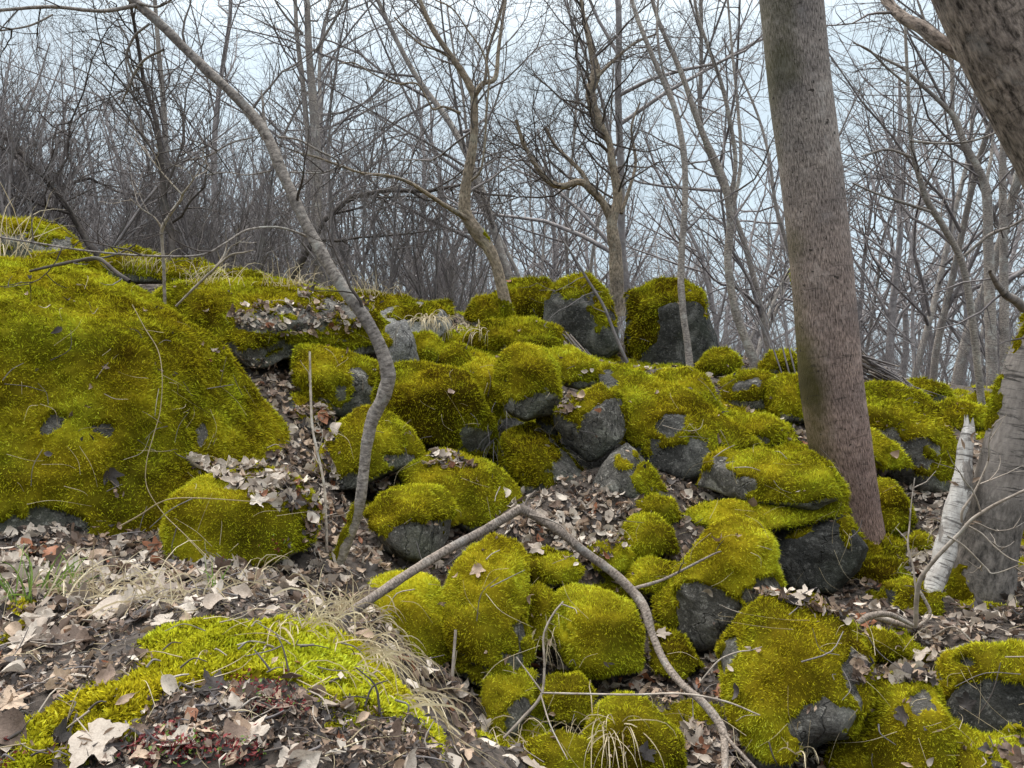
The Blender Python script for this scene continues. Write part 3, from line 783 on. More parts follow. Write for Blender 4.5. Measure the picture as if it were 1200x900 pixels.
rock([(1115,470),(1140,462),(1160,470),(1160,485),(1120,482)], 7.6, "small mossy stone on the skyline behind the birch", moss=0.9, tint=0.45)
rock([(1062,636),(1074,622),(1088,627),(1092,645),(1070,650)], 4.0, "tiny round moss ball in the leaf litter left of the broken birch stem", moss=1.0, tint=0.5)
rock([(1178,600),(1195,586),(1235,590),(1240,630),(1185,630)], 4.1, "moss stone at the right edge behind the birch", moss=1.0, tint=0.52)
rock([(1168,680),(1185,658),(1240,655),(1240,705),(1175,705)], 3.7, "moss stone at the right edge beside the birch foot", moss=0.9, tint=0.44)
rock([(1005,755),(1022,737),(1050,742),(1060,765),(1040,778),(1008,776)], 2.95, "small mossy stone at the upper right of the golden boulder", moss=0.9, tint=0.48)
rock([(1040,690),(1062,680),(1100,695),(1100,722),(1050,728)], 3.35, "dark rounded stone by the roots between main trunk and birch", moss=0.0, tint=0.42, stone=M_DARK)
# foreground
rock([(60,840),(170,750),(230,728),(330,722),(380,735),(420,775),(470,830),(500,900),(440,960),(200,960),(40,930)], 1.55,
     "bright green foreground mossy rock shelf under the large maple leaf", T=0.42, lean=1.6, moss=0.25, tint=0.50, name="mossy_boulder", cat="boulder", sub=6, rough=0.7, fac=1, thick=0.012,
     bare=[(80,775,70,18),(250,850,90,36),(60,830,30,20),(330,850,60,24),(200,900,120,30),(420,880,30,20),(395,840,30,12)], cover=[(290,765,125,40),(105,820,80,28),(400,800,60,50),(180,820,70,26),(420,890,34,26),(40,880,40,18)])
print("strands", NSTR[0])
# moss that wraps the foot of the main trunk
rock([(968,700),(978,665),(1000,645),(1022,655),(1034,615),(1050,622),(1058,660),(1062,705),(1048,726),(1005,724),(975,716)], 3.95,
     "shaggy moss mound wrapped round the foot of the main trunk", T=0.16, moss=1.2, tint=0.36, name="moss_mound", cat="moss", rough=1.5, thick=0.03)

# ------------------------------------------------------------------ mossy ground
def zone_mask(V, polys, soft=16):
    X, Y, D = proj(V)
    X = X + 14 * noise3(V, 6, 41) + 7 * noise3(V, 17, 43); Y = Y + 10 * noise3(V, 6, 42) + 5 * noise3(V, 17, 44)
    m = np.zeros(len(V), bool)
    for p_ in polys: m |= inpoly(X, Y, p_)
    return m & (D > 0)
MOSSZ = [[(0,845),(60,835),(70,870),(40,910),(0,910)], [(30,850),(60,815),(170,790),(175,745),(250,728),(355,735),(420,775),(500,850),(470,850),(340,800),(240,805),(180,820),(120,850)], [(500,850),(520,850),(560,905),(490,905)],
         [(420,650),(520,655),(530,680),(430,690)], [(600,640),(690,640),(760,690),(740,720),(610,700)], [(1005,735),(1060,740),(1100,780),(1040,785)],
         [(1130,455),(1200,465),(1200,500),(1120,500)], [(840,470),(935,470),(935,560),(850,540)], [(480,395),(620,380),(700,410),(650,440),(500,440)],
         [(200,335),(330,335),(420,345),(420,400),(220,380)], [(690,400),(760,430),(740,450),(690,430)], [(1020,600),(1060,610),(1060,700),(1030,700)], [(980,850),(1200,850),(1200,905),(980,905)],
         [(640,780),(700,790),(690,860),(640,850)], [(0,700),(30,705),(30,760),(0,760)], [(560,800),(640,800),(640,850),(570,870)], [(1150,580),(1200,580),(1200,640),(1160,620)]]
gfn = np.where((GV[GF].mean(1)[:, 1] > 0.7) & (GV[GF].mean(1)[:, 1] < 12) & (np.abs(GV[GF].mean(1)[:, 0]) < 7))[0]
used = np.unique(GF[gfn]); mp_ = np.full(len(GV), -1); mp_[used] = np.arange(len(used))
LV = GV[used]; LQ = mp_[GF[gfn]]
LF = np.concatenate([LQ[:, [0, 1, 2]], LQ[:, [0, 2, 3]]])
LN = vnormals(LV, LF)
nz_ = fbm(LV, 2.2, 91, 4)
mk = np.where(zone_mask(LV, MOSSZ), 0.9, 0.0) + nz_ * 0.75
mk = sstep(0.42, 0.62, mk)
LS = LV + LN * ((0.012 + 0.012 * fbm(LV, 12, 4, 3)) * mk - 0.012 * (1 - mk))[:, None]
keep = mk[LF].max(1) > 0.1
bf = Buf()
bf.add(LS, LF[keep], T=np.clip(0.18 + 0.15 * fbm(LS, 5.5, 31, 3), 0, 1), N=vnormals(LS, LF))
tg = 0.52 + 0.16 * sstep(2.2, 1.4, LV[:, 1]).mean()
r = strands(LS, LF[keep], mk, 0.50, np.random.default_rng(4), minL=0.013, dens=1.3)
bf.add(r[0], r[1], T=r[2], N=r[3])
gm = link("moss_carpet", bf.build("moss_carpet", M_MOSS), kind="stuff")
tag(gm, "yellow-green moss carpeting patches of ground between the rocks", "moss")
collide(LS, LF[keep])

# ------------------------------------------------------------------ what the view rays hit
CV = np.concatenate(COLL_V); CF = np.concatenate(COLL_F)
BVH = BVHTree.FromPolygons(CV.tolist(), CF.tolist(), all_triangles=True)
CAMV = Vector(CAM)
def hit(px, py):
    d = at(px, py, 1.0) - CAM
    loc, n, i, dist = BVH.ray_cast(CAMV, Vector(d).normalized())
    if loc is None: return None
    n = np.array(n); loc = np.array(loc)
    if (CAM - loc) @ n < 0: n = -n
    return loc, n, i
def drop(x, y, z0=6.0):
    loc, n, i, dist = BVH.ray_cast(Vector((x, y, z0)), Vector((0, 0, -1)))
    if loc is None: return None
    return np.array(loc), np.array(n), i
def down_from(p):
    loc, n, i, dist = BVH.ray_cast(Vector(p), Vector((0, 0, -1)))
    return None if loc is None else np.array(loc)

# ------------------------------------------------------------------ dead leaves
def leaf_simple(rng, segs=4, wid=0.6, curl=1.0):
    """pointed oval leaf, length 1, folded on its midrib and curled"""
    t = np.linspace(0, 1, segs + 1)
    w = wid * 0.5 * np.sin(np.pi * np.clip(t, 0.02, 1) ** 0.8) * (1 + 0.12 * rng.uniform(-1, 1, segs + 1)) + 0.012
    c = rng.uniform(-1.3, 1.6) * curl; fold = rng.uniform(0.1, 0.75) * curl; tw = rng.uniform(-0.7, 0.7) * curl
    V = []
    for i, ti in enumerate(t):
        a = c * (ti - 0.5)
        x, z = (ti - 0.5) * math.cos(a * 0.6), abs(c) * 0.45 * (ti - 0.5) ** 2 * 2
        for s in (-1, 0, 1):
            y = s * w[i]; zz = z + abs(s) * w[i] * fold + 0.04 * rng.uniform(-1, 1) * curl
            an = tw * (ti - 0.5)
            V.append((x, y * math.cos(an) - (zz - z) * math.sin(an), z + y * math.sin(an) + (zz - z) * math.cos(an)))
    F = []
    for i in range(segs):
        for s in (0, 1):
            a = i * 3 + s
            F += [(a, a + 1, a + 4), (a, a + 4, a + 3)]
    return np.array(V), np.array(F)

def leaf_fine(rng, wid=0.6, curl=1.0, segs=9):
    """the same leaf seen closely: five points across, gently waved margin, shallow side veins"""
    t = np.linspace(0, 1, segs + 1)
    sk = rng.uniform(0.65, 1.0)
    w = wid * 0.5 * np.sin(np.pi * np.clip(t, 0.01, 1) ** sk) ** 1.05 + 0.006
    c = rng.uniform(-1.3, 1.8) * curl; fold = rng.uniform(0.05, 0.6) * curl; tw = rng.uniform(-0.9, 0.9) * curl; ph = rng.uniform(0, 6); rim = rng.uniform(-0.5, 1.3) * curl
    tear = rng.integers(2, segs - 1) if rng.random() < 0.4 else -1
    V = []
    for i, ti in enumerate(t):
        z0 = c * 0.45 * (ti - 0.5) ** 2
        for s in (-1, -0.5, 0, 0.5, 1):
            ws = w[i] * (0.55 if i == tear and s == 1 else 1) * (1 + 0.05 * rng.uniform(-1, 1) * (abs(s) == 1))
            y = s * ws
            z = abs(y) * fold * 0.8 + rim * y * y * 1.3 + 0.025 * math.sin(ti * 11 + ph + s) * abs(s) + 0.012 * (i % 2) * (s != 0) + 0.01 * rng.uniform(-1, 1)
            an = tw * (ti - 0.5)
            V.append((ti - 0.5, y * math.cos(an) - z * math.sin(an), z0 + y * math.sin(an) + z * math.cos(an)))
    F = []
    for i in range(segs):
        for s in range(4):
            a = i * 5 + s
            F += [(a, a + 1, a + 6), (a, a + 6, a + 5)]
    m = len(V)
    V += [(-0.5, -0.008, 0), (-0.5, 0.008, 0), (-0.62, 0.01, 0.04), (-0.62, 0.022, 0.04), (-0.75, 0.04, 0.05)]
    F += [(m, m + 1, m + 3), (m, m + 3, m + 2), (m + 2, m + 3, m + 4)]
    return np.array(V), np.array(F)

def leaf_lobed(rng, curl=1.0):
    """maple-like leaf: five pointed lobes, a rumpled blade and a stalk"""
    n = 50
    th = np.linspace(0, 2 * np.pi, n, endpoint=False)
    lobes = [(0, 1.0), (1.05, 0.88), (-1.05, 0.88), (2.1, 0.55), (-2.1, 0.55)]
    rr = np.full(n, 0.46)
    for a, l in lobes:
        da = np.abs((th - a + np.pi) % (2 * np.pi) - np.pi)
        tooth = 0.10 * (np.abs(da - 0.30) < 0.07)
        rr = np.maximum(rr, l * (0.46 + 0.54 * np.clip(1 - da / 0.42, 0, 1) ** 0.9) + tooth * l * (da < 0.45) - 0.06)
    rr = rr * (1 + 0.06 * rng.uniform(-1, 1, n)) * np.where(np.abs(th - np.pi) < 0.25, 0.55, 1)
    V = [(0, 0, 0)]
    bx, by, ph = rng.uniform(-1, 1), rng.uniform(-1, 1), rng.uniform(0, 6)
    k1 = rng.uniform(2, 4)
    for f in (0.5, 1.0):
        for i in range(n):
            x, y = rr[i] * f * math.cos(th[i]), rr[i] * f * math.sin(th[i])
            r2 = x * x + y * y
            z = curl * (0.55 * bx * x * x + 0.55 * by * y * y + 0.10 * math.sin(k1 * th[i] + ph) * f * f + 0.10 * r2 + 0.02 * rng.uniform(-1, 1) * f)
            V.append((x, y, z))
    F = []
    for i in range(n):
        j = (i + 1) % n
        F += [(0, 1 + i, 1 + j), (1 + i, 1 + n + i, 1 + n + j), (1 + i, 1 + n + j, 1 + j)]
    m = len(V)
    for i, (x, z) in enumerate([(0.05, 0), (-0.2, 0.01), (-0.45, 0.05), (-0.65, 0.1)]):
        V += [(x, -0.012, z + .008), (x, 0.012, z + .008)]
        if i: F += [(m + i * 2 - 2, m + i * 2 - 1, m + i * 2 + 1), (m + i * 2 - 2, m + i * 2 + 1, m + i * 2)]
    return np.array(V) * [0.8, 0.8, 0.8], np.array(F)

def frame(n, rng, tilt):
    n = norm(norm(n) + rng.normal(0, tilt, 3))
    a = norm(np.cross(n, rng.normal(0, 1, 3)))
    return np.stack([a, np.cross(n, a), n], 1)

lr = np.random.default_rng(77)
SHAPES = [leaf_simple(lr, 4, lr.uniform(0.35, 0.7), lr.uniform(1.0, 2.0)) for _ in range(26)]
LOBED = [leaf_lobed(lr, lr.uniform(0.5, 1.5)) for _ in range(9)] + [leaf_lobed(lr, 0.35), leaf_lobed(lr, 0.8)]
FINE = [leaf_fine(lr, lr.uniform(0.34, 0.66), lr.uniform(0.7, 1.9)) for _ in range(26)]
CRUMB = [leaf_simple(lr, 2, lr.uniform(0.25, 0.7), 1.6) for _ in range(12)]

# places on top of rocks where the photograph shows litter
LITZ = [[(268,362),(330,352),(405,362),(432,378),(400,392),(330,393),(275,383)], [(215,535),(330,545),(370,562),(365,590),(330,600),(300,580),(250,560),(215,550)],
        [(345,470),(390,480),(395,560),(385,640),(360,660),(355,560)], [(500,520),(545,535),(560,550),(500,550)], [(0,645),(380,665),(400,715),(340,722),(170,728),(0,800)],
        [(280,415),(345,430),(345,460),(300,440)], [(650,470),(690,458),(680,480),(655,490)], [(0,790),(170,760),(170,785),(60,815),(0,830)], [(160,860),(190,815),(330,802),(380,825),(345,880),(170,900),(100,900),(60,870)],
        [(360,810),(420,830),(400,860),(360,850)], [(640,640),(600,620),(640,580),(740,590),(730,650),(690,660)], [(345,330),(380,345),(440,350),(430,365),(350,350)],
        [(1000,770),(1110,790),(1090,800),(1000,800)], [(330,862),(480,842),(540,900),(330,900)], [(860,690),(960,700),(1010,735),(960,720)]]
HOT = [([(215,535),(330,545),(370,562),(365,590),(300,580),(215,550)], 0.75), ([(620,580),(740,590),(730,650),(620,630)], 0.35), ([(1060,590),(1130,560),(1130,680),(1060,680)], 0.6), ([(0,650),(380,665),(400,720),(200,730),(0,760)], 0.45), ([(480,710),(560,800),(560,850),(470,800)], 0.3)]
rg = np.random.default_rng(5)
def is_moss(i, mossrange): return False
# face ranges: what a hit face belongs to
FOFF = np.cumsum([0] + [len(f) for f in COLL_F])
ngr = 0
rock_of = np.zeros(len(COLL_F), int)         # 0 = ground, 1 = stone or moss shell, 2 = moss carpet
rock_of[1:] = 1; rock_of[-1] = 2
def hkind(i): return rock_of[np.searchsorted(FOFF, i, side='right') - 1]

litter = Buf(); cand = []
def put_leaf(P, n, size, shape, mi, tilt, lift, buf=None):
    V0, F0 = shape
    M = frame(n, rg, tilt)
    V = (V0 * size) @ M.T + P + norm(n) * lift
    return V, F0, mi, size
NS = 34000
SX = rg.uniform(-10, 1210, NS); SY = 300 + 610 * rg.random(NS)
inl = np.zeros(NS, bool)
for z in LITZ: inl |= inpoly(SX, SY, z)
hot = np.zeros(NS)
for z, h in HOT: hot = np.maximum(hot, inpoly(SX, SY, z) * h)
nleaf = 0
for q in range(NS):
    h = hit(SX[q], SY[q])
    if h is None: continue
    P, n, i = h
    dist = np.linalg.norm(P - CAM)
    if dist > 16: continue
    k = hkind(i)
    pr = min(1.0, (dist / 5.2) ** 2) * (1.0 if k == 0 else 0.10 if k == 2 else 0.012)
    if inl[q]: pr = min(1.0, (dist / 4.0) ** 2) * (1.0 if n[2] > 0.1 else 0.5)
    if k == 0 and 555 < SX[q] < 840 and 470 < SY[q] < 552: pr *= 0.12
    if n[2] < 0.15 and not inl[q]: pr *= 0.25
    if n[2] < -0.1: pr = 0
    u = rg.random()
    # crumbs and shreds under the leaves
    if u < pr * 1.0 or (inl[q] and u < 0.8):
        s = rg.uniform(0.014, 0.035) * (1 if dist > 2.3 else 0.55)
        V, F, mi, _ = put_leaf(P, n, s, CRUMB[rg.integers(12)], rg.choice([1, 2, 3, 3, 2, 2]), 0.5, 0.004)
        litter.add(V, F, T=rg.random(), M=mi)
        s = rg.uniform(0.014, 0.04) * (1 if dist > 2.3 else 0.6)
        V, F, mi, _ = put_leaf(P + rg.normal(0, 0.02, 3) * [1, 1, .2], n, s, CRUMB[rg.integers(12)], rg.choice([1, 2, 3, 3, 0]), 0.6, 0.008)
        litter.add(V, F, T=rg.random(), M=mi)
    if rg.random() < pr * 0.72:
        pale = 0.31 + hot[q] * 0.6
        if dist < 2.0:
            pale *= 0.5
            if rg.random() < 0.55: continue
        mi = 0 if rg.random() < pale else rg.choice([1, 1, 1, 2, 2, 2, 3, 4] if rg.random() < .5 else [1, 2, 2, 3])
        s = rg.uniform(0.024, 0.064) * (0.8 if dist < 1.9 else 1.0) * (1.15 if mi == 0 else 1)
        lob = rg.random() < 0.34 and s > 0.042
        sh = ('L', int(rg.integers(9))) if lob else ('S', int(rg.integers(26)))
        if lob: s *= 1.25
        cand.append((s * FPX / dist, P, n, s, sh, mi, dist, SX[q], SY[q], k))
        nleaf += 1
print("leaf candidates", nleaf)
# leaves lying where this camera does not look: the same litter goes on all round
for q in range(2000):
    x = rg.uniform(-5, 5); y = rg.uniform(0.6, 10)
    h = drop(x, y)
    if h is None or hkind(h[2]) == 1: continue
    P, n, i = h
    V, F, mi, _ = put_leaf(P, n, rg.uniform(0.03, 0.07), SHAPES[rg.integers(26)], rg.choice([0, 1, 2, 2, 3]), 0.35, 0.008)
    litter.add(V, F, T=rg.random(), M=mi)
cand.sort(key=lambda c: -c[0])
NIND = 278
COLN = ["pale cream", "tan", "brown", "dark brown", "russet"]
LAND = [(40,660,"at the left foot of the huge boulder"),(150,665,"under the bare chin of the huge boulder"),(250,690,"at the foot of the lower right boulder lobe"),(340,700,"just left of the straw tuft"),
 (60,740,"beside the big folded cream leaf"),(150,740,"beside the long ribbed pale leaf"),(40,820,"at the left edge of the foreground"),(110,870,"touching the largest maple leaf"),(230,810,"in the dark debris on the foreground moss"),
 (220,880,"among the red seedlings"),(330,850,"on the right part of the foreground shelf"),(430,860,"at the right rim of the foreground shelf"),(290,550,"on the left rock ledge"),(375,520,"in the cleft left of the leaning tree"),(375,630,"beside the foot of the leaning tree"),
 (450,660,"under the moss-capped stone"),(530,540,"on top of the broad mossy boulder"),(560,640,"under the left arm of the dead branch"),(500,830,"in the gully right of the foreground shelf"),(600,850,"by the small rock with grey chin"),(660,600,"just above the apex of the dead branch"),
 (720,600,"below the triangular grey rock"),(640,700,"left of the round moss cushion"),(700,660,"above the round moss cushion"),(800,560,"below the draped dark boulder"),(820,650,"left of the scalped boulder"),(780,760,"beside the right arm of the dead branch"),
 (680,800,"along the level fallen twig"),(820,850,"beside the lower end of the dead branch"),(740,880,"by the dark green moss dome"),(900,870,"in the hollow under the golden boulder"),(960,700,"behind the golden boulder"),(1040,760,"between golden boulder and dark flat rock"),
 (1060,700,"by the exposed root"),(1090,620,"left of the broken birch stem"),(1180,650,"by the birch foot"),(1150,720,"above the flat moss pillow"),(1050,870,"on the moss at bottom right"),(1180,870,"at the bottom right corner"),(340,390,"on the long low slab"),(650,470,"between the two capstones"),(700,420,"below the ridge boulders"),(900,480,"left of the main trunk")]
def region(x, y): return min(LAND, key=lambda l: (l[0] - x) ** 2 + 1.6 * (l[1] - y) ** 2)[2]
LM = {}
def leaf_mesh(sh, mi):
    if (sh, mi) not in LM:
        V0, F0 = (LOBED if sh[0] == 'L' else FINE)[sh[1]]
        LM[(sh, mi)] = mesh("dead_leaf", V0, F0, M_LEAF[mi], tint=np.full(len(V0), lr.random()))
    return LM[(sh, mi)]
from mathutils import Matrix
def leaf_obj(P, M, s, sh, mi):
    o = bpy.data.objects.new("dead_leaf", leaf_mesh(sh, mi))
    COL.objects.link(o)
    mm = Matrix([[*(M[r] * s), P[r]] for r in range(3)] + [[0, 0, 0, 1]])
    o.matrix_world = mm
    return o
for c in cand[:NIND]:
    px_, P, n, s, sh, mi, dist, sx, sy, k = c
    M = frame(n, rg, 0.45)
    o = leaf_obj(P + norm(n) * 0.012, M, s, sh, mi)
    shape = "lobed leaf" if sh[0] == 'L' else ("narrow leaf" if np.ptp(FINE[sh[1]][0][:, 1]) < 0.5 else "broad leaf")
    szn = "large" if px_ > 29 else "medium" if px_ > 24 else "small"
    tag(o, f"{szn} {COLN[mi]} {shape} {region(sx, sy)}", "dead leaf", "dead leaves scattered over the slope")
for c in cand[NIND:]:
    px_, P, n, s, sh, mi, dist, sx, sy, k = c
    S_ = (LOBED if sh[0] == 'L' and dist < 3.5 else FINE if dist < 2.4 else SHAPES)[sh[1]]
    V, F, _, _ = put_leaf(P, n, s, S_, mi, 0.5, 0.011)
    litter.add(V, F, T=rg.random(), M=mi)
# large leaves one can pick out
def hero(px, py, size, shape, mi, label, tilt=(0, 0, 1), yaw=0.0, k=0.6):
    h = hit(px, py)
    if h is None: return
    P, n, i = h
    n = norm(np.array(tilt, float) * k + n * (1 - k))
    a = norm(np.cross([math.sin(yaw), math.cos(yaw), 0], n))
    M = np.stack([a, np.cross(n, a), n], 1)
    tag(leaf_obj(P + n * (0.012 + 0.05 * size), M, size, shape, mi), label, "dead leaf")
hero(112, 872, 0.088, ('L', 9), 0, "largest maple leaf, pale and spread flat on the moss, bottom left", (0, -0.55, 0.8), 0.6, 0.85)
hero(42, 755, 0.085, ('L', 10), 0, "big folded cream maple leaf near the left edge", (0.2, -0.8, 0.5), 2.3, 0.9)
hero(128, 722, 0.13, ('S', 3), 0, "long pale leaf lying ribbed in the litter above the foreground moss", (0, -0.4, 0.9), 1.5, 0.8)
hero(250, 716, 0.07, ('S', 7), 0, "flat cream oval leaf resting on the top edge of the foreground moss", (0, -0.3, 0.9), 1.4, 0.8)
hero(60, 655, 0.10, ('S', 9), 4, "russet brown leaf against the foot of the huge boulder, left", (0, -0.8, 0.5), 1.4, 0.7)
hero(115, 658, 0.09, ('S', 12), 1, "pinkish tan leaf leaning on the base of the huge boulder", (0, -0.8, 0.5), 1.9, 0.7)
hero(290, 865, 0.06, ('L', 2), 0, "crumpled cream leaf among dark litter on the foreground shelf", (0, -0.5, 0.8), 0.2, 0.8)
hero(340, 890, 0.05, ('L', 8), 0, "white folded lobed leaf at the bottom edge of the foreground shelf", (0.3, -0.6, 0.7), 1.0, 0.8)
hero(205, 810, 0.055, ('S', 18), 0, "small pale oval leaf propped upright on dark litter in foreground", (0, -0.8, 0.4), 0.4, 0.8)
hero(10, 860, 0.09, ('S', 11), 2, "brown rolled leaf at the left edge of the foreground shelf", (0.3, -0.6, 0.6), 0.2, 0.8)
hero(295, 548, 0.072, ('L', 6), 0, "white ragged leaf in the middle of the left rock ledge", (0, -0.7, 0.7), 0.9, 0.8)
hero(325, 562, 0.065, ('L', 3), 0, "white ragged leaf at the right end of the left rock ledge", (0.2, -0.7, 0.6), 2.0, 0.8)
hero(232, 540, 0.058, ('L', 5), 0, "white ragged leaf at the left end of the left rock ledge", (-0.1, -0.7, 0.6), 0.2, 0.8)
hero(380, 492, 0.10, ('S', 5), 4, "russet folded leaf beside the mossy block behind leaning tree", (0, -0.8, 0.5), 0.7, 0.8)
hero(395, 505, 0.09, ('S', 20), 0, "white narrow leaf beneath the russet folded leaf", (0, -0.8, 0.5), 1.2, 0.8)
hero(745, 865 - 60, 0.052, ('L', 7), 0, "pale lobed leaf beside the thin fallen twig at bottom centre", (0, -0.6, 0.7), 1.2, 0.8)
hero(530, 815, 0.058, ('L', 8), 0, "grey-white rumpled leaf below the steep moss hummock", (0.2, -0.6, 0.7), 2.2, 0.8)
hero(775, 745, 0.052, ('L', 0), 0, "white lobed leaf leaning beside the right arm of the dead branch", (-.2, -0.6, 0.7), 0.2, 0.8)
hero(560, 668, 0.055, ('L', 2), 1, "tan leaf stuck on the left top of the tall moss rock", (0, -0.8, 0.4), 1.2, 0.8)
lit = link("leaf_litter", litter.build("leaf_litter", M_LEAF), kind="stuff")
tag(lit, "brown and pale leaf litter covering the ground between the rocks", "leaf litter")
print("litter verts", litter.n)
# ------------------------------------------------------------------ stems, trunks and twigs
def catmull(P, n):
    P = np.asarray(P, float)
    Q = np.concatenate([2 * P[:1] - P[1:2], P, 2 * P[-1:] - P[-2:-1]])
    out = []
    for i in range(1, len(Q) - 2):
        t = np.linspace(0, 1, n, endpoint=False)[:, None]
        p0, p1, p2, p3 = Q[i - 1:i + 3]
        out.append(0.5 * (2 * p1 + (p2 - p0) * t + (2 * p0 - 5 * p1 + 4 * p2 - p3) * t * t + (3 * p1 - p0 - 3 * p2 + p3) * t ** 3))
    return np.concatenate(out + [P[-1:]])

def tube(P, r, sides=6, rough=0.0, seed=0, tipr=False):
    P = np.asarray(P, float); n = len(P); r = np.asarray(r, float)
    t = norm(np.gradient(P, axis=0))
    ref = np.array([0.31, 0.95, 0.05]) if abs(t[0, 1]) < 0.8 else np.array([1.0, 0, 0.1])
    u = norm(np.cross(t, ref)); v = np.cross(t, u)
    a = np.linspace(0, 2 * np.pi, sides, endpoint=False)
    ring = np.cos(a)[None, :, None] * u[:, None] + np.sin(a)[None, :, None] * v[:, None]
    rr = np.repeat(r[:, None], sides, 1)
    if rough > 0:
        Q = (P[:, None] + ring * r[:, None, None]).reshape(-1, 3)
        rr = rr * (1 + rough * (fbm(Q, 3.0 / max(r.max() * 6, .02), seed, 3) * 0.7 + 0.5 * noise3(Q * [1, 1, .35], 1.6 / max(r.max(), .01), seed + 4)).reshape(n, sides))
    V = (P[:, None] + ring * rr[:, :, None]).reshape(-1, 3)
    L = np.r_[0, np.cumsum(np.linalg.norm(np.diff(P, axis=0), axis=1))]
    # u folds back on itself so the bark pattern meets without a seam
    uu = np.abs(a / (2 * np.pi) * 2 - 1)
    U = np.stack([np.repeat((uu * r.mean() * np.pi)[None], n, 0), np.repeat(L[:, None], sides, 1)], -1).reshape(-1, 2)
    i = np.arange(n - 1)[:, None] * sides; j = np.arange(sides)[None]; k = (j + 1) % sides
    F = np.stack([i + j, i + k, i + sides + k, i + sides + j], -1).reshape(-1, 4)
    return V, F, U

def perp(rng, d):
    return norm(np.cross(d, rng.normal(0, 1, 3)))

def grow(rng, p, d, L, r, lev, maxlev, out, nch=(7, 6, 5, 3), up=0.12, wander=0.16, ang=(0.5, 1.0), ratio=0.55, droop=0.0, t0=0.25):
    """a branch as a wandering chain, with side branches of its own"""
    ns = (9, 6, 4, 3, 2)[min(lev, 4)]
    P = [np.array(p, float)]; d = norm(d); D = [d]
    for i in range(ns):
        d = norm(d + rng.normal(0, wander, 3) + np.array([0, 0, up - droop * i / ns]))
        P.append(P[-1] + d * L / ns); D.append(d)
    P = np.array(P); rad_ = r * np.linspace(1, 0.28 if lev < maxlev else 0.35, ns + 1)
    out.append((P, rad_, lev))
    if lev >= maxlev: return
    n = nch[min(lev, len(nch) - 1)]
    for k in range(n):
        t = t0 + (1 - t0) * (k + rng.uniform(0, 1)) / n
        i = min(int(t * ns), ns - 1); f = t * ns - i
        q = P[i] * (1 - f) + P[i + 1] * f
        a = rng.uniform(*ang)
        dd = norm(D[i] * math.cos(a) + perp(rng, D[i]) * math.sin(a))
        grow(rng, q, dd, L * ratio * rng.uniform(0.6, 1.25) * (1.15 - 0.5 * t), max(rad_[i] * 0.55, 0.0022), lev + 1, maxlev, out, nch, up, wander * 1.15, ang, ratio, droop, 0.15)

def chains_buf(chains, sides=(8, 5, 3, 3, 3)):
    b = Buf()
    for P, r, lev in chains:
        V, F, U = tube(P, r, sides[min(lev, 4)])
        b.add(V, F, U, T=0.0)
    return b

def limb_geo(spec, d0, d1, sides=12, rough=0.08, seed=0, n=6, below=0.0):
    """spec: (px, py, width in px) along the limb; depth runs from d0 to d1"""
    A = np.array(spec, float)
    m = len(A)
    ds = np.linspace(d0, d1, m) if np.isscalar(d1) else np.array(d1)
    P = np.array([at(A[i, 0], A[i, 1], ds[i]) for i in range(m)])
    r = A[:, 2] * 0.5 * ds / FPX * (0.91 if rough < 0.07 else 0.59)
    if below > 0:
        g = P[0] + norm(P[0] - P[1]) * below
        P = np.concatenate([[g], P]); r = np.r_[r[0] * 1.15, r]
    Pc = catmull(P, n); rc = np.interp(np.linspace(0, 1, len(Pc)), np.linspace(0, 1, len(r)), r)
    V, F, U = tube(Pc, rc, sides, rough, seed)
    return Pc, rc, V, F, U

